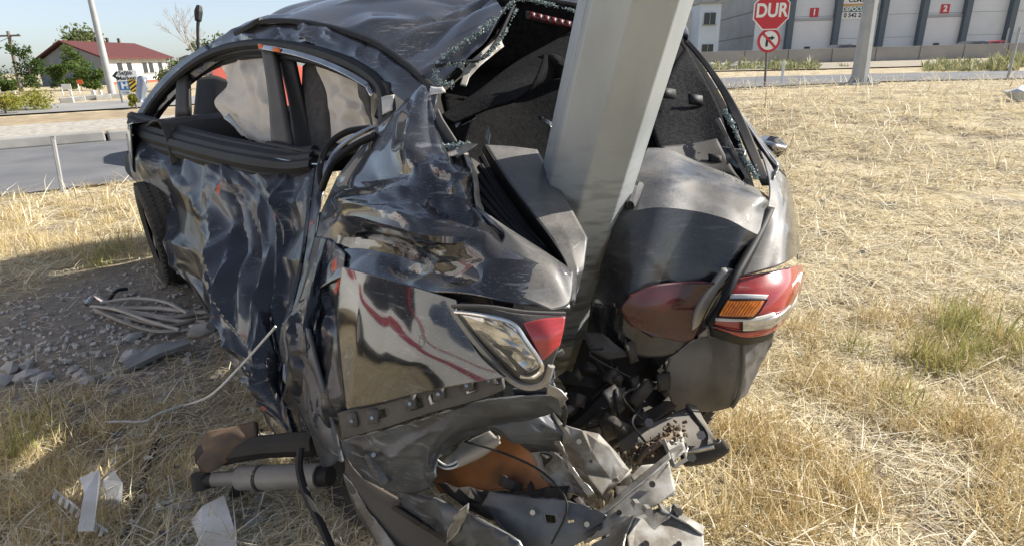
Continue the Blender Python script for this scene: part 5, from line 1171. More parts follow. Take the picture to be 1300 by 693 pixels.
for q in ((850, 118, 2.06), (884, 126, 2.02), (908, 202, 1.74)):
    part('lining_clip', [[(q[0] - 9, q[1] - 7, q[2]), (q[0] + 8, q[1] - 4, q[2] - .01)], [(q[0] - 8, q[1] + 6, q[2]), (q[0] + 9, q[1] + 8, q[2] - .01)]], RUBBER, sub=2, solid=.01)
part('roof_header', [[(630, 0, 2.22), (690, -2, 2.24), (760, 10, 2.26)], [(640, 30, 2.26), (700, 40, 2.28), (760, 56, 2.3)], [(600, 90, 2.3), (690, 80, 2.34), (770, 90, 2.36)]], FELT, sub=4, solid=.01)
part('headliner', [
    [(560, 106, 2.1), (612, 64, 2.18), (655, 20, 2.28), (740, 40, 2.32)],
    [(570, 96, 2.5), (620, 60, 2.6), (670, 26, 2.7), (760, 40, 2.7)],
    [(470, 62, 2.7), (560, 30, 3.0), (660, 14, 3.2), (800, 24, 3.0)]], FELT, sub=5, solid=.006)
DIM_CELL = M('dim_red_cell', (.09, .004, .007), .45)
bl = part('brake_light', [[(668, 14, 2.16), (700, 22, 2.17), (736, 30, 2.18)], [(668, 23, 2.16), (700, 31, 2.17), (736, 38, 2.18)]], PLASTIC, sub=3, solid=.02)
for k in range(7):
    x = 672 + k * 9; patch('lamp_cell', [[(x, 14.5 + k * 2.2, 2.148), (x + 7, 16.5 + k * 2.2, 2.148)], [(x, 22 + k * 2.2, 2.148), (x + 7, 24 + k * 2.2, 2.148)]], DIM_CELL, bl, sub=2, solid=.01)
part('rear_screen_pillar', [[(585, 96, 2.02), (600, 76, 2.06), (634, 46, 2.14)], [(592, 104, 2.02), (610, 84, 2.06), (640, 60, 2.14)]], METAL_DUSTY, sub=5, amp=.008)
part('pillar_cup', [[(580, 84, 2.06), (588, 92, 2.03), (584, 108, 2.0)], [(586, 82, 2.05), (596, 94, 2.03), (592, 110, 2.0)]], ALU, sub=5, amp=.004)
for q in (((578, 156), (604, 142)), ((684, 146), (702, 156))):
    part('trim_piece', [[(q[0][0], q[0][1], 1.95), (q[1][0], q[1][1], 1.95)], [(q[0][0] + 2, q[0][1] + 6, 1.94), (q[1][0], q[1][1] + 9, 1.94)]], PAINT_CLEAN, sub=3, amp=.006, jag=.006)
part('trim_piece', [[(618, 158, 1.9), (622, 170, 1.88)], [(616, 176, 1.9), (620, 184, 1.88)]], METAL_DUSTY, sub=3, amp=.005, jag=.004)
# closing the hidden side: right flank, bonnet, floor (seen only from other positions and through the openings)
fl = P(205, 290, 3.72); ax = np.array([-.62, .79, 0]); rg = np.array([.79, .62, 0])
def car_pt(f, r, z): return np.array([fl[0], fl[1], 0]) + ax * f + rg * r + np.array([0, 0, z])
def grid3(name, rows, mat, sub=5, solid=.01, amp=.0):
    fine = np.array([crspline(np.array(r), sub) for r in rows]); fine = np.array([crspline(fine[:, j], sub) for j in range(fine.shape[1])]).transpose(1, 0, 2)
    h, w_, _ = fine.shape; V = fine.reshape(-1, 3)
    if amp: V = np.array([v + np.array([0, 0, 1]) * amp * crease(v, 3, 4) for v in V])
    F = [(i * w_ + j, i * w_ + j + 1, (i + 1) * w_ + j + 1, (i + 1) * w_ + j) for i in range(h - 1) for j in range(w_ - 1)]
    return obj(name, V, F, mat, car, 40, solid=solid)
grid3('bonnet', [[car_pt(.15, 0.0, .98), car_pt(.15, .8, 1.03), car_pt(.15, 1.6, .98)], [car_pt(.5, .0, .93), car_pt(.5, .8, .98), car_pt(.5, 1.6, .93)], [car_pt(.95, .1, .72), car_pt(.98, .8, .76), car_pt(.95, 1.5, .72)], [car_pt(.98, .12, .35), car_pt(1.02, .8, .35), car_pt(.98, 1.5, .35)]], PAINT, amp=.03)
grid3('wing', [[car_pt(.15, -.02, .97), car_pt(.5, .0, .92), car_pt(.95, .1, .70)], [car_pt(.15, -.06, .72), car_pt(.5, -.02, .72), car_pt(.95, .1, .55)], [car_pt(.3, -.04, .66), car_pt(.5, -.02, .62), car_pt(.95, .12, .35)]], PAINT)
rb = P(985, 240, 1.75)
grid3('flank', [[car_pt(.95, 1.55, .7), car_pt(.1, 1.62, .95), car_pt(-1.2, 1.62, 1.0), np.array([rb[0], rb[1] + .25, .98])], [car_pt(.95, 1.6, .4), car_pt(.1, 1.68, .5), car_pt(-1.2, 1.68, .5), np.array([rb[0] + .02, rb[1] + .25, .5])], [car_pt(.95, 1.55, .2), car_pt(.1, 1.6, .2), car_pt(-1.2, 1.6, .2), np.array([rb[0], rb[1] + .25, .25])]], PAINT)
grid3('flank_lining', [[car_pt(-.1, 1.56, .98), car_pt(-1.0, 1.54, .98), car_pt(-1.9, 1.48, .98)], [car_pt(.1, 1.58, .9), car_pt(-1.0, 1.56, .9), car_pt(-2.0, 1.5, .9)], [car_pt(.1, 1.58, .3), car_pt(-1.0, 1.56, .3), car_pt(-2.0, 1.5, .3)]], FELT)
grid3('airbag', [[car_pt(-.2, 1.46, 1.36), car_pt(-1.0, 1.40, 1.42), car_pt(-1.9, 1.34, 1.40)], [car_pt(-.1, 1.50, 1.15), car_pt(-1.0, 1.46, 1.15), car_pt(-1.9, 1.40, 1.15)], [car_pt(.0, 1.52, .96), car_pt(-1.0, 1.5, .96), car_pt(-2.0, 1.44, .96)]], AIRBAG, solid=.004, amp=.03)  # unseen right-hand curtain, added to block sun coming through the right windows
grid3('floor_pan', [[car_pt(.3, .05, .2), car_pt(.3, .8, .2), car_pt(.3, 1.55, .2)], [car_pt(-1.2, .1, .2), car_pt(-1.2, .8, .2), car_pt(-1.2, 1.55, .2)], [car_pt(-2.4, .3, .22), car_pt(-2.3, .9, .22), car_pt(-2.1, 1.5, .22)]], METAL_DARK, amp=.03)
grid3('headliner', [[P(330, 52, 3.1), P(480, 20, 3.3), P(640, 12, 3.5)], [P(400, 62, 2.85), P(520, 26, 3.0), P(660, 18, 3.1)], [P(462, 82, 2.6), P(560, 50, 2.65), P(680, 32, 2.7)]], HEADL)
grid3('dashboard', [[car_pt(.1, .05, .95), car_pt(.12, .8, .97), car_pt(.1, 1.5, .95)], [car_pt(-.25, .08, .98), car_pt(-.22, .8, 1.0), car_pt(-.25, 1.5, .98)], [car_pt(-.3, .08, .6), car_pt(-.27, .8, .6), car_pt(-.3, 1.5, .6)]], PLASTIC)
# front wheel: tyre with tread blocks, rim
def wheel(name, c, axle, R, W, parent, tread=34):
    a = axle / np.linalg.norm(axle); u_ = np.cross(a, [0, 0, 1.0]); u_ /= np.linalg.norm(u_); v_ = np.cross(u_, a)
    prof = [(R * .62, -W * .42), (R * .72, -W * .5), (R * .9, -W * .5), (R * .97, -W * .43), (R * .985, -W * .2), (R * .985, W * .2), (R * .97, W * .43), (R * .9, W * .5), (R * .72, W * .5), (R * .62, W * .42)]
    n = 48; V = []; F = []
    for i in range(n):
        th = 2 * math.pi * i / n
        for r, s in prof: V.append(c + a * s + r * (math.cos(th) * u_ + math.sin(th) * v_))
    m_ = len(prof)
    for i in range(n):
        for k in range(m_ - 1): F.append((i * m_ + k, i * m_ + k + 1, ((i + 1) % n) * m_ + k + 1, ((i + 1) % n) * m_ + k))
    wh_ = obj(name, V, F, PLASTIC, parent, 40); fixn(wh_); wh_.data.materials[0] = TYRE
    tb = MB()
    for i in range(tread):
        for s, hw_ in ((-.36, .1), (-.12, .09), (.12, .09), (.36, .1)):
            th = 2 * math.pi * (i + (.5 if s in (-.12, .36) else 0)) / tread; rad = math.cos(th) * u_ + math.sin(th) * v_; tg = -math.sin(th) * u_ + math.cos(th) * v_
            sl = tg + a * (.55 if s > 0 else -.55); sl /= np.linalg.norm(sl); ac = np.cross(rad, sl)
            tb.box(c + a * s * W + rad * R * .985, 2 * math.pi * R / tread * .93, hw_ * W * 2.1, .007, np.stack([sl, ac, rad], 1))
    t_ = tb.build('tread', TYRE, wh_); t_['kind'] = 'stuff'
    rm = MB()
    rm.tube([c - a * W * .3, c + a * W * .3], R * .6, 32)
    rm.build('rim', ALU, wh_, 40)
    for k in range(5):
        th = 2 * math.pi * k / 5; d_ = math.cos(th) * u_ + math.sin(th) * v_; e_ = np.cross(a, d_)
        MB().box(c - a * W * .33 + d_ * R * .32, R * .56, R * .14, .03, np.stack([d_, e_, a], 1)).build('spoke', ALU, wh_)
    return wh_
wc = P(214, 290, 3.74); wc[2] = .325
wheel('front_wheel', wc, np.array([.80, .60, .05]), .325, .22, car, 56)
wc2 = P(936, 492, 1.82); wc2[2] = .30
wheel('rear_wheel', wc2 + np.array([-.21, .30, 0]), np.array([1, .25, .12]), .30, .20, car, 56)
# wiper standing up on the scuttle, left door mirror
wpz = 3.95
rod('wiper', [(252, 66, wpz), (251, 40, wpz), (252, 24, wpz)], [.010, .010, .012], RUBBER, car)
rod('wiper_blade', [(251.5, 27, wpz), (252, 16, wpz), (253, 8, wpz)], [.02, .026, .016], RUBBER, car)
part('scuttle_cap', [[(226, 74, 3.75), (240, 70, 3.72), (250, 74, 3.68)], [(228, 80, 3.74), (240, 78, 3.71), (252, 80, 3.68)]], METAL_DUSTY, sub=4, amp=.006, solid=.02)
part('mirror_left', [[(172, 122, 4.1), (174, 98, 4.1)], [(178, 130, 4.08), (181, 97, 4.08)], [(184, 126, 4.1), (188, 112, 4.1)]], M('grey_mirror', (.30, .33, .37), .25, .3), sub=5, solid=.05, smooth=60)
# suspension torn loose at the rear left: shock absorber, trailing arm, brake hose
rod('trailing_arm', [(258, 578, 1.86), (290, 572, 1.84), (340, 566, 1.82), (400, 562, 1.8)], [.038, .042, .035, .04], METAL_DARK, car, 8)
part('knuckle', [[(250, 570, 1.86), (262, 548, 1.86), (290, 542, 1.84), (322, 534, 1.84)], [(250, 588, 1.82), (270, 568, 1.80), (296, 562, 1.80), (326, 556, 1.82)], [(258, 602, 1.83), (274, 596, 1.80), (292, 584, 1.81), (322, 574, 1.83)]], RUST, sub=6, amp=.012, scale=12, solid=.03)
shock = rod('shock_absorber', [(305, 606, 1.795), (405, 604, 1.73)], .036, ALU, car, 20, 6)
def srod(name, pts, r, mat, n=16): 
    w_ = [P(*p) for p in pts]; return MB().tube(w_, r, n).build(name, mat, shock, 40)
srod('rod', [(272, 608, 1.815), (306, 606, 1.795)], .022, ALU); srod('eye', [(254, 600, 1.825), (256, 620, 1.825)], .026, METAL_DARK); srod('band', [(330, 606, 1.78), (334, 606, 1.776)], .0385, METAL_DARK)
srod('dust_boot', [(403, 604, 1.733), (420, 604, 1.72)], [.03, .028], RUBBER); srod('stud', [(262, 609, 1.82), (276, 608, 1.813)], .018, METAL_DARK)
rod('brake_hose', [(382, 568, 1.66), (380, 596, 1.64), (390, 630, 1.60), (405, 660, 1.56), (418, 690, 1.52), (426, 712, 1.5)], .011, RUBBER, car)
part('arm_web', [[(296, 612, 1.84), (318, 600, 1.82)], [(286, 640, 1.87), (306, 640, 1.86)]], METAL_DARK, sub=4, amp=.004, solid=.01)
part('underbody_dark', [[(320, 540, 2.2), (380, 560, 2.1), (440, 570, 1.9)], [(330, 600, 2.05), (390, 610, 1.95), (450, 620, 1.8)], [(360, 630, 1.9), (420, 650, 1.8), (480, 680, 1.65)]], METAL_DARK, sub=6, amp=.03, scale=8)

rr = random.Random(21)
for k in range(46):
    px = rr.uniform(690, 860) if k < 30 else rr.uniform(640, 800); py = rr.uniform(440, 560) if k < 30 else rr.uniform(560, 690)
    Z = rr.uniform(1.52, 1.72) if k < 30 else rr.uniform(1.36, 1.44)
    w_, h_ = rr.uniform(6, 20), rr.uniform(3, 10); an_ = rr.uniform(0, 3.1); ca, sa = math.cos(an_), math.sin(an_)
    q = lambda u_, v_, dz: (px + u_ * ca * w_ - v_ * sa * h_, py + u_ * sa * w_ + v_ * ca * h_, Z + dz)
    part('bracket_scrap', [[q(-1, -1, .01), q(0, -1.1, -.01), q(1, -.8, .012)], [q(-.9, 1, .0), q(0, .8, -.02), q(1.1, 1, .01)]], rr.choice([METAL_DARK, METAL_DARK, PLASTIC, METAL_DARK, PRIMER]), sub=3, amp=.01, jag=.004, scale=14, solid=rr.uniform(.003, .012), seed=float(k))
for k in range(9):
    x, y, Z = rr.uniform(690, 820), rr.uniform(440, 540), rr.uniform(1.5, 1.66)
    rod('wire', [(x, y, Z), (x + rr.uniform(-30, 30), y + rr.uniform(5, 25), Z - .02), (x + rr.uniform(-40, 40), y + rr.uniform(20, 50), Z)], .0035, RUBBER, car, 5)
cl_ = MB(); rg2 = np.random.default_rng(5)
for _ in range(420):
    x, y = rg2.uniform(560, 880), rg2.uniform(560, 690); s_ = rg2.uniform(.002, .006); Q = np.linalg.qr(rg2.normal(size=(3, 3)))[0]
for _ in range(260):
    u_ = rg2.random(); p_ = P(*dw((802 + 60 * u_ + rg2.normal() * 6, 582 - 38 * u_ + rg2.normal() * 5, 1.462 + rg2.normal() * .010))); s_ = rg2.uniform(.003, .008); Q = np.linalg.qr(rg2.normal(size=(3, 3)))[0]; cl_.box(p_, s_ * 1.4, s_, s_ * .8, Q)
o = cl_.build('caked_soil', EARTH_CLOD, car); o['kind'] = 'stuff'

# ------------------------------------------------------------------ the car waiting on the road behind, the van behind the photographer
def simple_car(name, loc, yaw, paint, label, L=4.3, Wd=1.75, Ht=1.42, van=False, stripe=None, lower=None):
    t = thing(name, loc, label, 'van' if van else 'car')
    Mx = Matrix.Translation(Vector([float(c) for c in loc])) @ Matrix.Rotation(yaw, 4, 'Z')
    tw = lambda x, y, z: np.array(Mx @ Vector((x, y, z)))
    b_ = Ht * .62 if not van else Ht * .5
    if van: st_ = [(-L / 2, .35, b_, Ht * .98, .97), (-L / 2 + .05, .3, b_, Ht, .97), (L * .22, .3, b_, Ht, .97), (L * .30, .3, b_, Ht * .96, .93), (L * .40, .3, b_, b_ + .05, .95), (L * .48, .3, b_ * .85, b_ * .87, .9), (L / 2, .4, b_ * .6, b_ * .62, .8)]
    else: st_ = [(-L / 2, .45, b_ * .85, b_ * .87, .85), (-L * .44, .3, b_ * .98, b_, .95), (-L * .34, .28, b_, b_ + .02, .97), (-L * .2, .26, b_, Ht * .97, .98), (0, .26, b_, Ht, 1.0), (L * .1, .26, b_, Ht * .96, 1.0), (L * .23, .26, b_, b_ + .03, .98), (L * .42, .28, b_ * .9, b_ * .92, .93), (L / 2, .42, b_ * .7, b_ * .72, .8)]
    V = []; F = []
    for x, z0, zb, zr, wf in st_:
        h = Wd / 2 * wf; rw = h * (.78 if zr > zb + .1 and not van else (.93 if van else .97))
        ringp = [(-h * .94, z0), (-h, (z0 + zb) / 2), (-h * .97, zb), (-rw, zr - .04 if zr > zb + .1 else zr), (-rw * .8, zr), (rw * .8, zr), (rw, zr - .04 if zr > zb + .1 else zr), (h * .97, zb), (h, (z0 + zb) / 2), (h * .94, z0)]
        V += [tw(x, y, z) for y, z in ringp]
    n = 10
    for i in range(len(st_) - 1):
        for k in range(n): F.append((i * n + k, i * n + (k + 1) % n, (i + 1) * n + (k + 1) % n, (i + 1) * n + k))
    F += [tuple(range(n)), tuple(range((len(st_) - 1) * n, len(st_) * n))]
    o = obj('body', V, F, paint, t, 35); fixn(o)
    for sx in (-.31, .30):
        for sy in (-1, 1):
            c = tw(sx * L, sy * (Wd / 2 - .1), .31); a = np.array(Mx.to_3x3() @ Vector((0, sy, 0)))
            w_ = MB().tube([c - a * .1, c + a * .115], .31, 20).build('wheel', TYRE, t, 40); MB().tube([c + a * .1, c + a * .125], .2, 16).build('hubcap', ALU, w_, 40)
    for sy in (-1, 1):
        if van: wins = [(L * .10, L * .27)]
        else: wins = [(-L * .17, -.05), (.03, L * .12)]
        for xa, xb in wins:
            yb = sy * (Wd / 2 * .975 + .004); yt = sy * (Wd / 2 * (.93 if van else .80) + .016); zt = Ht * .9
            q = [tw(xa, yb, b_ + .05), tw(xb, yb, b_ + .05), tw(xb - (.12 if not van else .05), yt, zt), tw(xa + .05, yt, zt)]
            MB().prism(q, np.array(Mx.to_3x3() @ Vector((0, sy * .008, 0)))).build('window', DARKWIN, t)
        if stripe:
            for z0, z1, mt in stripe:
                q = [tw(-L * .46, sy * (Wd / 2 * 1.0 + .006), z0), tw(L * .34, sy * (Wd / 2 * 1.0 + .006), z0), tw(L * .34, sy * (Wd / 2 * 1.0 + .006), z1), tw(-L * .46, sy * (Wd / 2 * 1.0 + .006), z1)]
                MB().prism(q, np.array(Mx.to_3x3() @ Vector((0, sy * .006, 0)))).build('stripe', mt, t)
    return t
ORP = M('orange_car_paint', (.55, .10, .04), .3, 0, coat=1); WHP = M('white_van_paint', (.82, .82, .80), .3, 0, coat=1)
STRIPE_W = M('stripe_white', (.8, .8, .78), .4); STRIPE_R = M('stripe_red', (.45, .02, .05), .4)
q = at(322, 10.8)
simple_car('orange_car', (q[0], q[1], .03), R_(118), ORP, 'orange car with white side stripe seen through the front door window', Ht=1.3, L=4.0, Wd=1.65, stripe=[(.55, .68, STRIPE_W)])
simple_car('ambulance_van', (-5.2, .9, 0), R_(82), WHP, 'white van with dark red stripes mirrored in the black quarter panel', L=5.4, Wd=2.0, Ht=2.5, van=True, stripe=[(.95, 1.03, STRIPE_R), (1.08, 1.13, STRIPE_R), (1.7, 1.75, STRIPE_R)])
_van = bpy.data.objects['ambulance_van']; _vm = Matrix.Translation((-5.2, .9, 0)) @ Matrix.Rotation(R_(82), 4, 'Z')
MB().tube([np.array(_vm @ Vector((-.2 + .42 * math.cos(t_), -1.012, 1.42 + .22 * math.sin(t_)))) for t_ in np.linspace(0, 6.283, 33)], .014, 6).build('emblem_ring', SIGN_K, _van)
KARP = [M('parked_dark_paint', (.03, .035, .05), .3, coat=1), M('parked_red_paint', (.45, .03, .03), .3, coat=1), M('parked_white_paint', (.75, .75, .74), .3, coat=1)]
for px, D, m_, yw, lab in ((1072, 49, 0, .1, 'dark parked car showing above the wall below the banner'), (1082, 52, 1, .2, 'red parked car behind the wall beside the light pole'), (1238, 50, 0, .1, 'dark parked car behind the wall near the last pier'), (1262, 52, 1, 0, 'red parked car behind the wall at far right')):
    a_ = at(px, 1); a_ = a_ * (D / a_[1]); simple_car('parked_car', (a_[0], a_[1], .22), yw, KARP[m_], lab, Ht=1.48)

# ------------------------------------------------------------------ debris on the ground
STONE = M('grey_stone', (.40, .385, .36), .9, 0, (.52, .50, .47), 14, bump=.8, bscale=40)
STONE2 = M('pale_asphalt_chunk', (.52, .515, .50), .9, 0, (.40, .395, .385), 18, bump=.8, bscale=60)
STONEM = [stone(1.0, s_, 2, .7) for s_ in (1.1, 5.2, 9.9, 14.2)]
smesh = [mesh('stone', V, F, STONE if k % 2 else STONE2, 35) for k, (V, F) in enumerate(STONEM)]
spx = [(38, 484, 12), (36, 468, 9), (56, 487, 11), (14, 474, 11), (4, 490, 12), (104, 482, 10), (112, 488, 9), (95, 476, 8), (172, 458, 14), (258, 424, 14), (170, 432, 9), (127, 452, 6), (142, 480, 6), (88, 462, 5), (220, 442, 5), (238, 460, 6), (96, 440, 4), (165, 412, 9), (200, 418, 7), (74, 500, 5), (150, 440, 5), (60, 450, 4), (20, 455, 5), (182, 402, 4), (230, 620, 5), (250, 640, 6), (290, 640, 8), (310, 652, 7), (330, 640, 9), (356, 655, 8), (300, 625, 6), (345, 630, 6), (320, 668, 9), (226, 640, 4), (1005, 214, 3), (1044, 258, 3), (1130, 262, 4), (1095, 322, 4), (1075, 254, 3), (884, 640, 6), (900, 655, 5), (920, 640, 5), (930, 665, 6), (950, 650, 4), (896, 672, 5)]
def stone_label(px, py):
    if px > 1000: return 'small stone lying in the sunlit straw'
    if px > 860: return 'dirt clod on the bare soil below the crash box'
    if py > 600: return 'dark clod below the loose shock absorber'
    return 'broken grey stone chunk in the rubble beside the car'
ORD = ['first', 'second', 'third', 'fourth', 'fifth', 'sixth', 'seventh', 'eighth', 'ninth', 'tenth', 'eleventh', 'twelfth', 'thirteenth', 'fourteenth', 'fifteenth', 'sixteenth', 'seventeenth', 'eighteenth', 'nineteenth', 'twentieth', 'twenty-first', 'twenty-second', 'twenty-third', 'twenty-fourth', 'twenty-fifth']
ranks = {}
for p_ in sorted(spx): ranks.setdefault(stone_label(p_[0], p_[1]), []).append(p_)
for k, (px, py, r) in enumerate(spx):
    A = G(px, py); s_ = r / FPX * Zof(px, py)
    o = bpy.data.objects.new('stone', smesh[k % 4]); o.matrix_basis = Matrix.Translation((A[0], A[1], A[2] + gnoise(A[0], A[1]) + s_ * .38)) @ Matrix.Rotation(random.uniform(0, 6), 4, 'Z') @ Matrix.Scale(s_, 4)
    lb = stone_label(px, py); link(o); tag(o, lb + ', ' + ORD[ranks[lb].index((px, py, r))] + ' from the left', 'stone', 'rubble stones' if px < 400 and py < 600 else ('clods under the wreck' if px < 1000 else 'field stones'))
# gravel grit on the bare soil
mb = MB()
for _ in range(1500):
    x = DIRT[0] + RNG.normal() * .8; y = DIRT[1] + RNG.normal() * .55; s_ = RNG.uniform(.004, .016)
    V, F = STONEM[RNG.integers(4)]
    Q = np.linalg.qr(RNG.normal(size=(3, 3)))[0]; mb.box((x, y, gnoise(x, y) + .004), s_ * 1.6, s_ * 1.2, s_, Q)
for _ in range(700):
    a_ = G(RNG.uniform(860, 1000), RNG.uniform(610, 700)); s_ = RNG.uniform(.004, .012); Q = np.linalg.qr(RNG.normal(size=(3, 3)))[0]; mb.box(a_ + (0, 0, .008), s_ * 1.6, s_ * 1.2, s_, Q)
for _ in range(700):
    a_ = G(RNG.uniform(200, 440), RNG.uniform(600, 700)); s_ = RNG.uniform(.004, .014); Q = np.linalg.qr(RNG.normal(size=(3, 3)))[0]; mb.box(a_ + (0, 0, .008), s_ * 1.6, s_ * 1.2, s_, Q)
o = mb.build('grit', STONE); tag(o, 'loose grit scattered over the bare soil', None, None, 'stuff')
def gpt(px, py, up=.012):
    q_ = G(px, py); return q_ + np.array([0, 0, up + gnoise(q_[0], q_[1])])
# bundle of torn trim strips
STRIPM = M('grey_trim_strip', (.46, .43, .39), .55, 0, (.34, .32, .29), 12, dust=.4)
bd = thing('trim_strips', gpt(180, 405, 0), 'tangle of grey rubber trim strips lying on bare soil', 'debris')
for k, pts in enumerate(([(120, 396), (160, 394), (205, 398), (250, 402), (278, 400)], [(124, 402), (165, 412), (215, 422), (255, 412), (280, 408)], [(118, 398), (150, 404), (190, 418), (230, 428)], [(128, 394), (175, 402), (220, 408), (270, 396)], [(122, 400), (160, 420), (200, 428), (245, 426)], [(130, 392), (170, 388), (210, 392), (240, 406)], [(140, 408), (180, 404), (225, 412), (262, 414)])):
    w_ = crspline([gpt(x, y, .02 + .012 * (k % 3)) for x, y in pts], 6); MB().tube(w_, .0125 - .0015 * (k % 3), 6).build('strip', [STRIPM, ALU, STRIPM][k % 3], bd, 50)
MB().tube(crspline([gpt(112, 392, .03), gpt(122, 386, .05), gpt(134, 388, .03)], 4), .014, 8).build('clip_end', CHROME, bd, 40)
MB().tube(crspline([gpt(140, 386, .03), gpt(150, 378, .05), gpt(164, 374, .04)], 4), .01, 8).build('strip', RUBBER, bd, 40)
def flat_piece(name, poly, mat, label, th=.006, up=.012, cat='debris', tilt=None):
    pts = [gpt(x, y, up) + (np.array([0, 0, tilt[i]]) if tilt else 0) for i, (x, y) in enumerate(poly)]
    o = MB().prism(pts, np.array([0, 0, th])).build(name, mat); fixn(o); return tag(o, label, cat)
flat_piece('grey_plate', [(158, 468), (200, 450), (240, 444), (246, 450), (205, 462), (164, 475)], M('dull_grey_plate', (.22, .22, .215), .55, .2, (.15, .15, .145), 9), 'flat dull grey plate lying among the rubble', .02, tilt=[0, .02, .03, .03, .02, 0])
flat_piece('metal_strip', [(203, 612), (212, 607), (258, 628), (250, 634)], ALU, 'short grey metal strip on the straw below the shock absorber')
flat_piece('dark_bar', [(198, 560), (203, 560), (166, 690), (158, 690)], METAL_DARK, 'long thin dark bar lying towards the camera', .01)
flat_piece('plastic_shard', [(128, 640), (136, 622), (150, 616), (160, 628), (157, 645), (142, 656)], M('grey_shard', (.27, .28, .29), .5, 0, (.2, .2, .21), 9), 'rounded grey plastic shard on the straw', tilt=[0, .03, .05, .03, .01, 0])
flat_piece('white_strip', [(112, 640), (138, 634), (140, 645), (128, 700), (108, 700), (118, 660)], WHITE_PL, 'broad white plastic strip at bottom left', .006, .07, tilt=[.03, .04, .04, 0, 0, .03])
sl = thing('slotted_strip', gpt(100, 655, 0), 'white perforated plastic strip crossing the broad white strip', 'debris')
for k in range(9):
    a_ = np.array([76, 636]) + np.array([7.6, 6.6]) * k
    MB().prism([gpt(a_[0], a_[1], .055), gpt(a_[0] + 7.6, a_[1] + 6.6, .055), gpt(a_[0] + 6, a_[1] + 9, .055), gpt(a_[0] - 1.6, a_[1] + 2.4, .055)], np.array([0, 0, .004])).build('rail', WHITE_PL, sl)
    MB().prism([gpt(a_[0] - 1.6, a_[1] + 2.4, .055), gpt(a_[0] + 2.2, a_[1] + 5.6, .055), gpt(a_[0] - .5, a_[1] + 14, .055), gpt(a_[0] - 4.6, a_[1] + 11, .055)], np.array([0, 0, .004])).build('bridge', WHITE_PL, sl)
flat_piece('paper_sheet', [(246, 672), (262, 662), (290, 652), (302, 690), (304, 706), (258, 704)], WHITE_PL, 'crumpled white panel at the bottom edge of the picture', .01, .02, tilt=[0, .02, .03, .02, 0, 0])
for k, (px, py, lab) in enumerate(((213, 645, 'shiny torn foil scrap near the metal strip'), (218, 640, 'small foil scrap beside the shiny one'), (145, 590, 'tiny pale scrap on the straw near the white string'), (119, 596, 'tiny white chip on the straw'))):
    V, F = stone(.016, k * 3.1, 1, .4); tag(obj('foil_scrap', [np.array(v) + gpt(px, py, .02) for v in V], F, CHROME if k < 2 else WHITE_PL, None, 5), lab, 'debris')
fr = random.Random(12)
wf = [(160, 520), (150, 560), (112, 615), (96, 598), (60, 640), (185, 640), (205, 655), (226, 602), (240, 655), (172, 672), (70, 690), (40, 655), (268, 600), (190, 590), (130, 580), (210, 690), (30, 610), (152, 500), (92, 520)]
where = ['near the white cord', 'below the cord end', 'above the perforated strip', 'left of the grey shard', 'at far left of the strips', 'beside the dark bar', 'next to the foil scrap', 'above the metal strip', 'left of the white panel', 'under the dark bar', 'in the bottom left corner', 'left of the perforated strip', 'beside the shock absorber eye', 'above the dark bar', 'below the pale scrap', 'at the bottom edge by the panel', 'alone at the left edge', 'between rubble and cord', 'below the rubble chunks']
for (px, py), w_ in zip(wf, where):
    n_ = fr.randint(4, 6); r_ = fr.uniform(3, 7); a0 = fr.uniform(0, 6)
    poly = [(px + r_ * fr.uniform(.6, 1.5) * math.cos(a0 + 6.283 * k / n_), py + r_ * fr.uniform(.5, 1) * .7 * math.sin(a0 + 6.283 * k / n_)) for k in range(n_)]
    flat_piece('plastic_fragment', poly, fr.choice([WHITE_PL, PLASTIC_GREY, ALU]), 'small broken plastic fragment on the ground ' + w_, .003, .018, 'debris', [fr.uniform(0, .02) for _ in range(n_)])
gl_ = MB()
for _ in range(500):
    px, py = (fr.gauss(330, 60), fr.gauss(640, 40)) if fr.random() < .5 else (fr.gauss(900, 40), fr.gauss(640, 40))
    s_ = fr.uniform(.003, .007); Q = np.linalg.qr(RNG.normal(size=(3, 3)))[0]; gl_.box(gpt(px, py, .012), s_, s_, s_ * .7, Q)
tag(gl_.build('glass_crumbs', GLASSBIT), 'tiny crumbs of broken window glass around the wreck', None, None, 'stuff')
st_ = thing('white_string', gpt(200, 548, 0), 'white cord running from the car side down to the straw', 'cord')
MB().tube(crspline([P(350, 414, 1.87), P(330, 437, 1.9), P(300, 470, 1.95), P(266, 502, 2.0), gpt(236, 523, .03)], 6), .0042, 6).build('cord', WHITE_PL, st_, 50)
MB().tube(crspline([gpt(236, 523, .035), gpt(205, 538, .05), gpt(186, 546, .05), gpt(160, 548, .055), gpt(136, 547, .05)], 6), .0042, 6).build('cord', WHITE_PL, st_, 50)
flat_piece('pale_scrap', [(160, 548), (186, 545), (184, 556), (166, 558)], M('pale_leaf', (.4, .38, .35), .7), 'pale flat scrap under the white cord')

# ------------------------------------------------------------------ straw and dry grass
def scatter(n, r0, r1, th0=-72, th1=72):
    r = r0 * (r1 / r0) ** RNG.random(n); th = np.radians(RNG.uniform(th0, th1, n)); x = r * np.sin(th); y = r * np.cos(th); return x, y, r
def off_road(x, y):
    k = (x - ka[0]) * nrv[0] + (y - ka[1]) * nrv[1]; left = x < -1.0
    return ~(left & (k > -5.25)) & ~((y > 90))
def field(n, r0, r1, keep):
    x, y, r = scatter(n, r0, r1); dm_ = dirtmask(x, y); cl = np.array([noise.noise(Vector((a * 1.3, b_ * 1.3, 3))) for a, b_ in zip(x, y)])
    m_ = off_road(x, y) & (RNG.random(len(x)) > dm_ * .97) & (RNG.random(len(x)) < keep + 1.3 * cl + .08)
    # bare earth right under the wreck
    x, y, r = x[m_], y[m_], r[m_]; z = hgt(x, y) + .0; return np.stack([x, y, z, np.clip(r / 4.0, .65, 2.6)], 1)
rt_edge = 16.4
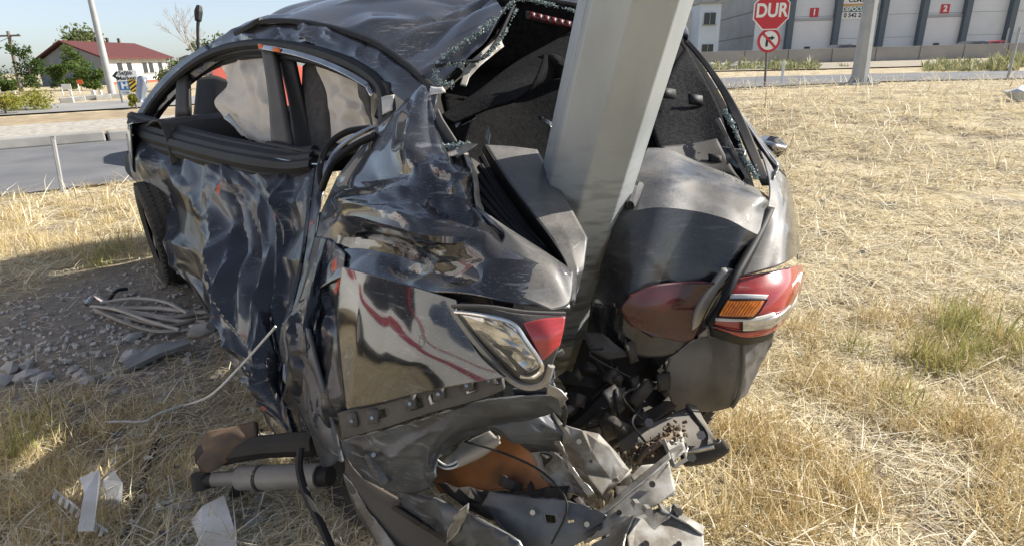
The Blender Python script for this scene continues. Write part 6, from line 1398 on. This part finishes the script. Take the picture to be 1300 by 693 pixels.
def cut(p): return p[(p[:, 1] < rt_edge + .02 * p[:, 0]) | (p[:, 0] < 2)]
p1 = cut(field(330000, .8, 24, .78)); p1[:, 2] += RNG.uniform(.0, .03, len(p1))
c1 = cmix(len(p1), (.52, .41, .22), (.88, .80, .60), .16)
blades('straw_litter', p1, .06, .26, .0024, STRAW, .96, cols=c1, label='flattened dry straw covering the field')
o = bpy.data.objects['straw_litter']
# lay most of it flat
co = np.empty(len(o.data.vertices) * 3, np.float32); o.data.vertices.foreach_get('co', co); co = co.reshape(-1, 5, 3)
lay = RNG.random(len(co)) < .88; base = co[:, 0:1, 2:3]; fl_ = (co[:, :, 2:3] - base) * np.where(lay, RNG.uniform(.03, .16, len(co)), RNG.uniform(.3, .8, len(co)))[:, None, None]
co[:, :, 2:3] = base + fl_; o.data.vertices.foreach_set('co', co.ravel()); o.data.update()
# standing dry grass clumps on the near right and along the road edge
def clumps(cs, per, rad):
    out = []
    for cx, cy, s_ in cs:
        a = RNG.normal(size=(per, 2)) * rad * s_; x = cx + a[:, 0]; y = cy + a[:, 1]; out.append(np.stack([x, y, hgt(x, y), np.full(per, s_)], 1))
    return np.concatenate(out)
cs = []
for _ in range(300):
    px, py = RNG.uniform(880, 1320), RNG.uniform(390, 700) ; a_ = G(px, py)
    if noise.noise(Vector((a_[0] * 2.2, a_[1] * 2.2, 8))) > -.12: cs.append((a_[0], a_[1], RNG.uniform(.6, 1.15)))
for _ in range(90):
    a_ = G(RNG.uniform(-40, 180), RNG.uniform(238, 330)); cs.append((a_[0], a_[1], RNG.uniform(.7, 1.2)))
for _ in range(90):
    a_ = G(RNG.uniform(-60, 240), RNG.uniform(500, 700)); cs.append((a_[0], a_[1], RNG.uniform(.5, .9)))
pc = clumps(cs, 60, .05); pc = pc[off_road(pc[:, 0], pc[:, 1])]
blades('dry_grass_clumps', pc, .06, .15, .0016, STRAW, .9, cols=cmix(len(pc), (.46, .34, .14), (.80, .67, .40), .18), label='standing tufts of dry yellow grass')
cs = []
for px, py, k in ((1235, 440, 12), (1085, 430, 2), (1215, 470, 2), (1290, 455, 2), (1120, 500, 1), (8, 560, 3), (130, 330, 3), (1255, 405, 4)):
    a_ = G(px, py)
    for _ in range(k): cs.append((a_[0] + RNG.normal() * .16, a_[1] + RNG.normal() * .13, RNG.uniform(.8, 1.3)))
pg = clumps(cs, 55, .045)
blades('green_grass', pg, .07, .18, .0018, STRAW, .55, cols=cmix(len(pg), (.22, .25, .06), (.52, .47, .19), .15), label='green grass tufts growing through the straw')
# long pale single stems
xl, yl, rl = scatter(6500, 1.0, 14); mk = off_road(xl, yl) & (dirtmask(xl, yl) < .4); xl, yl, rl = xl[mk], yl[mk], rl[mk]
pl = np.stack([xl, yl, hgt(xl, yl) + RNG.uniform(.015, .06, len(xl)), np.clip(rl / 4, .7, 1.6)], 1)
blades('pale_stems', pl, .15, .42, .003, STRAW, 1.0, cols=cmix(len(pl), (.62, .54, .38), (.82, .76, .62), .08), label='long pale straw stems lying loose on the field')
o = bpy.data.objects['pale_stems']; co = np.empty(len(o.data.vertices) * 3, np.float32); o.data.vertices.foreach_get('co', co); co = co.reshape(-1, 5, 3)
base = co[:, 0:1, 2:3]; co[:, :, 2:3] = base + (co[:, :, 2:3] - base) * RNG.uniform(.02, .18, len(co))[:, None, None]; o.data.vertices.foreach_set('co', co.ravel()); o.data.update()
SC.render.use_motion_blur = False
SC.cycles.max_bounces = 6; SC.cycles.transparent_max_bounces = 6; SC.cycles.caustics_reflective = False; SC.cycles.caustics_refractive = False
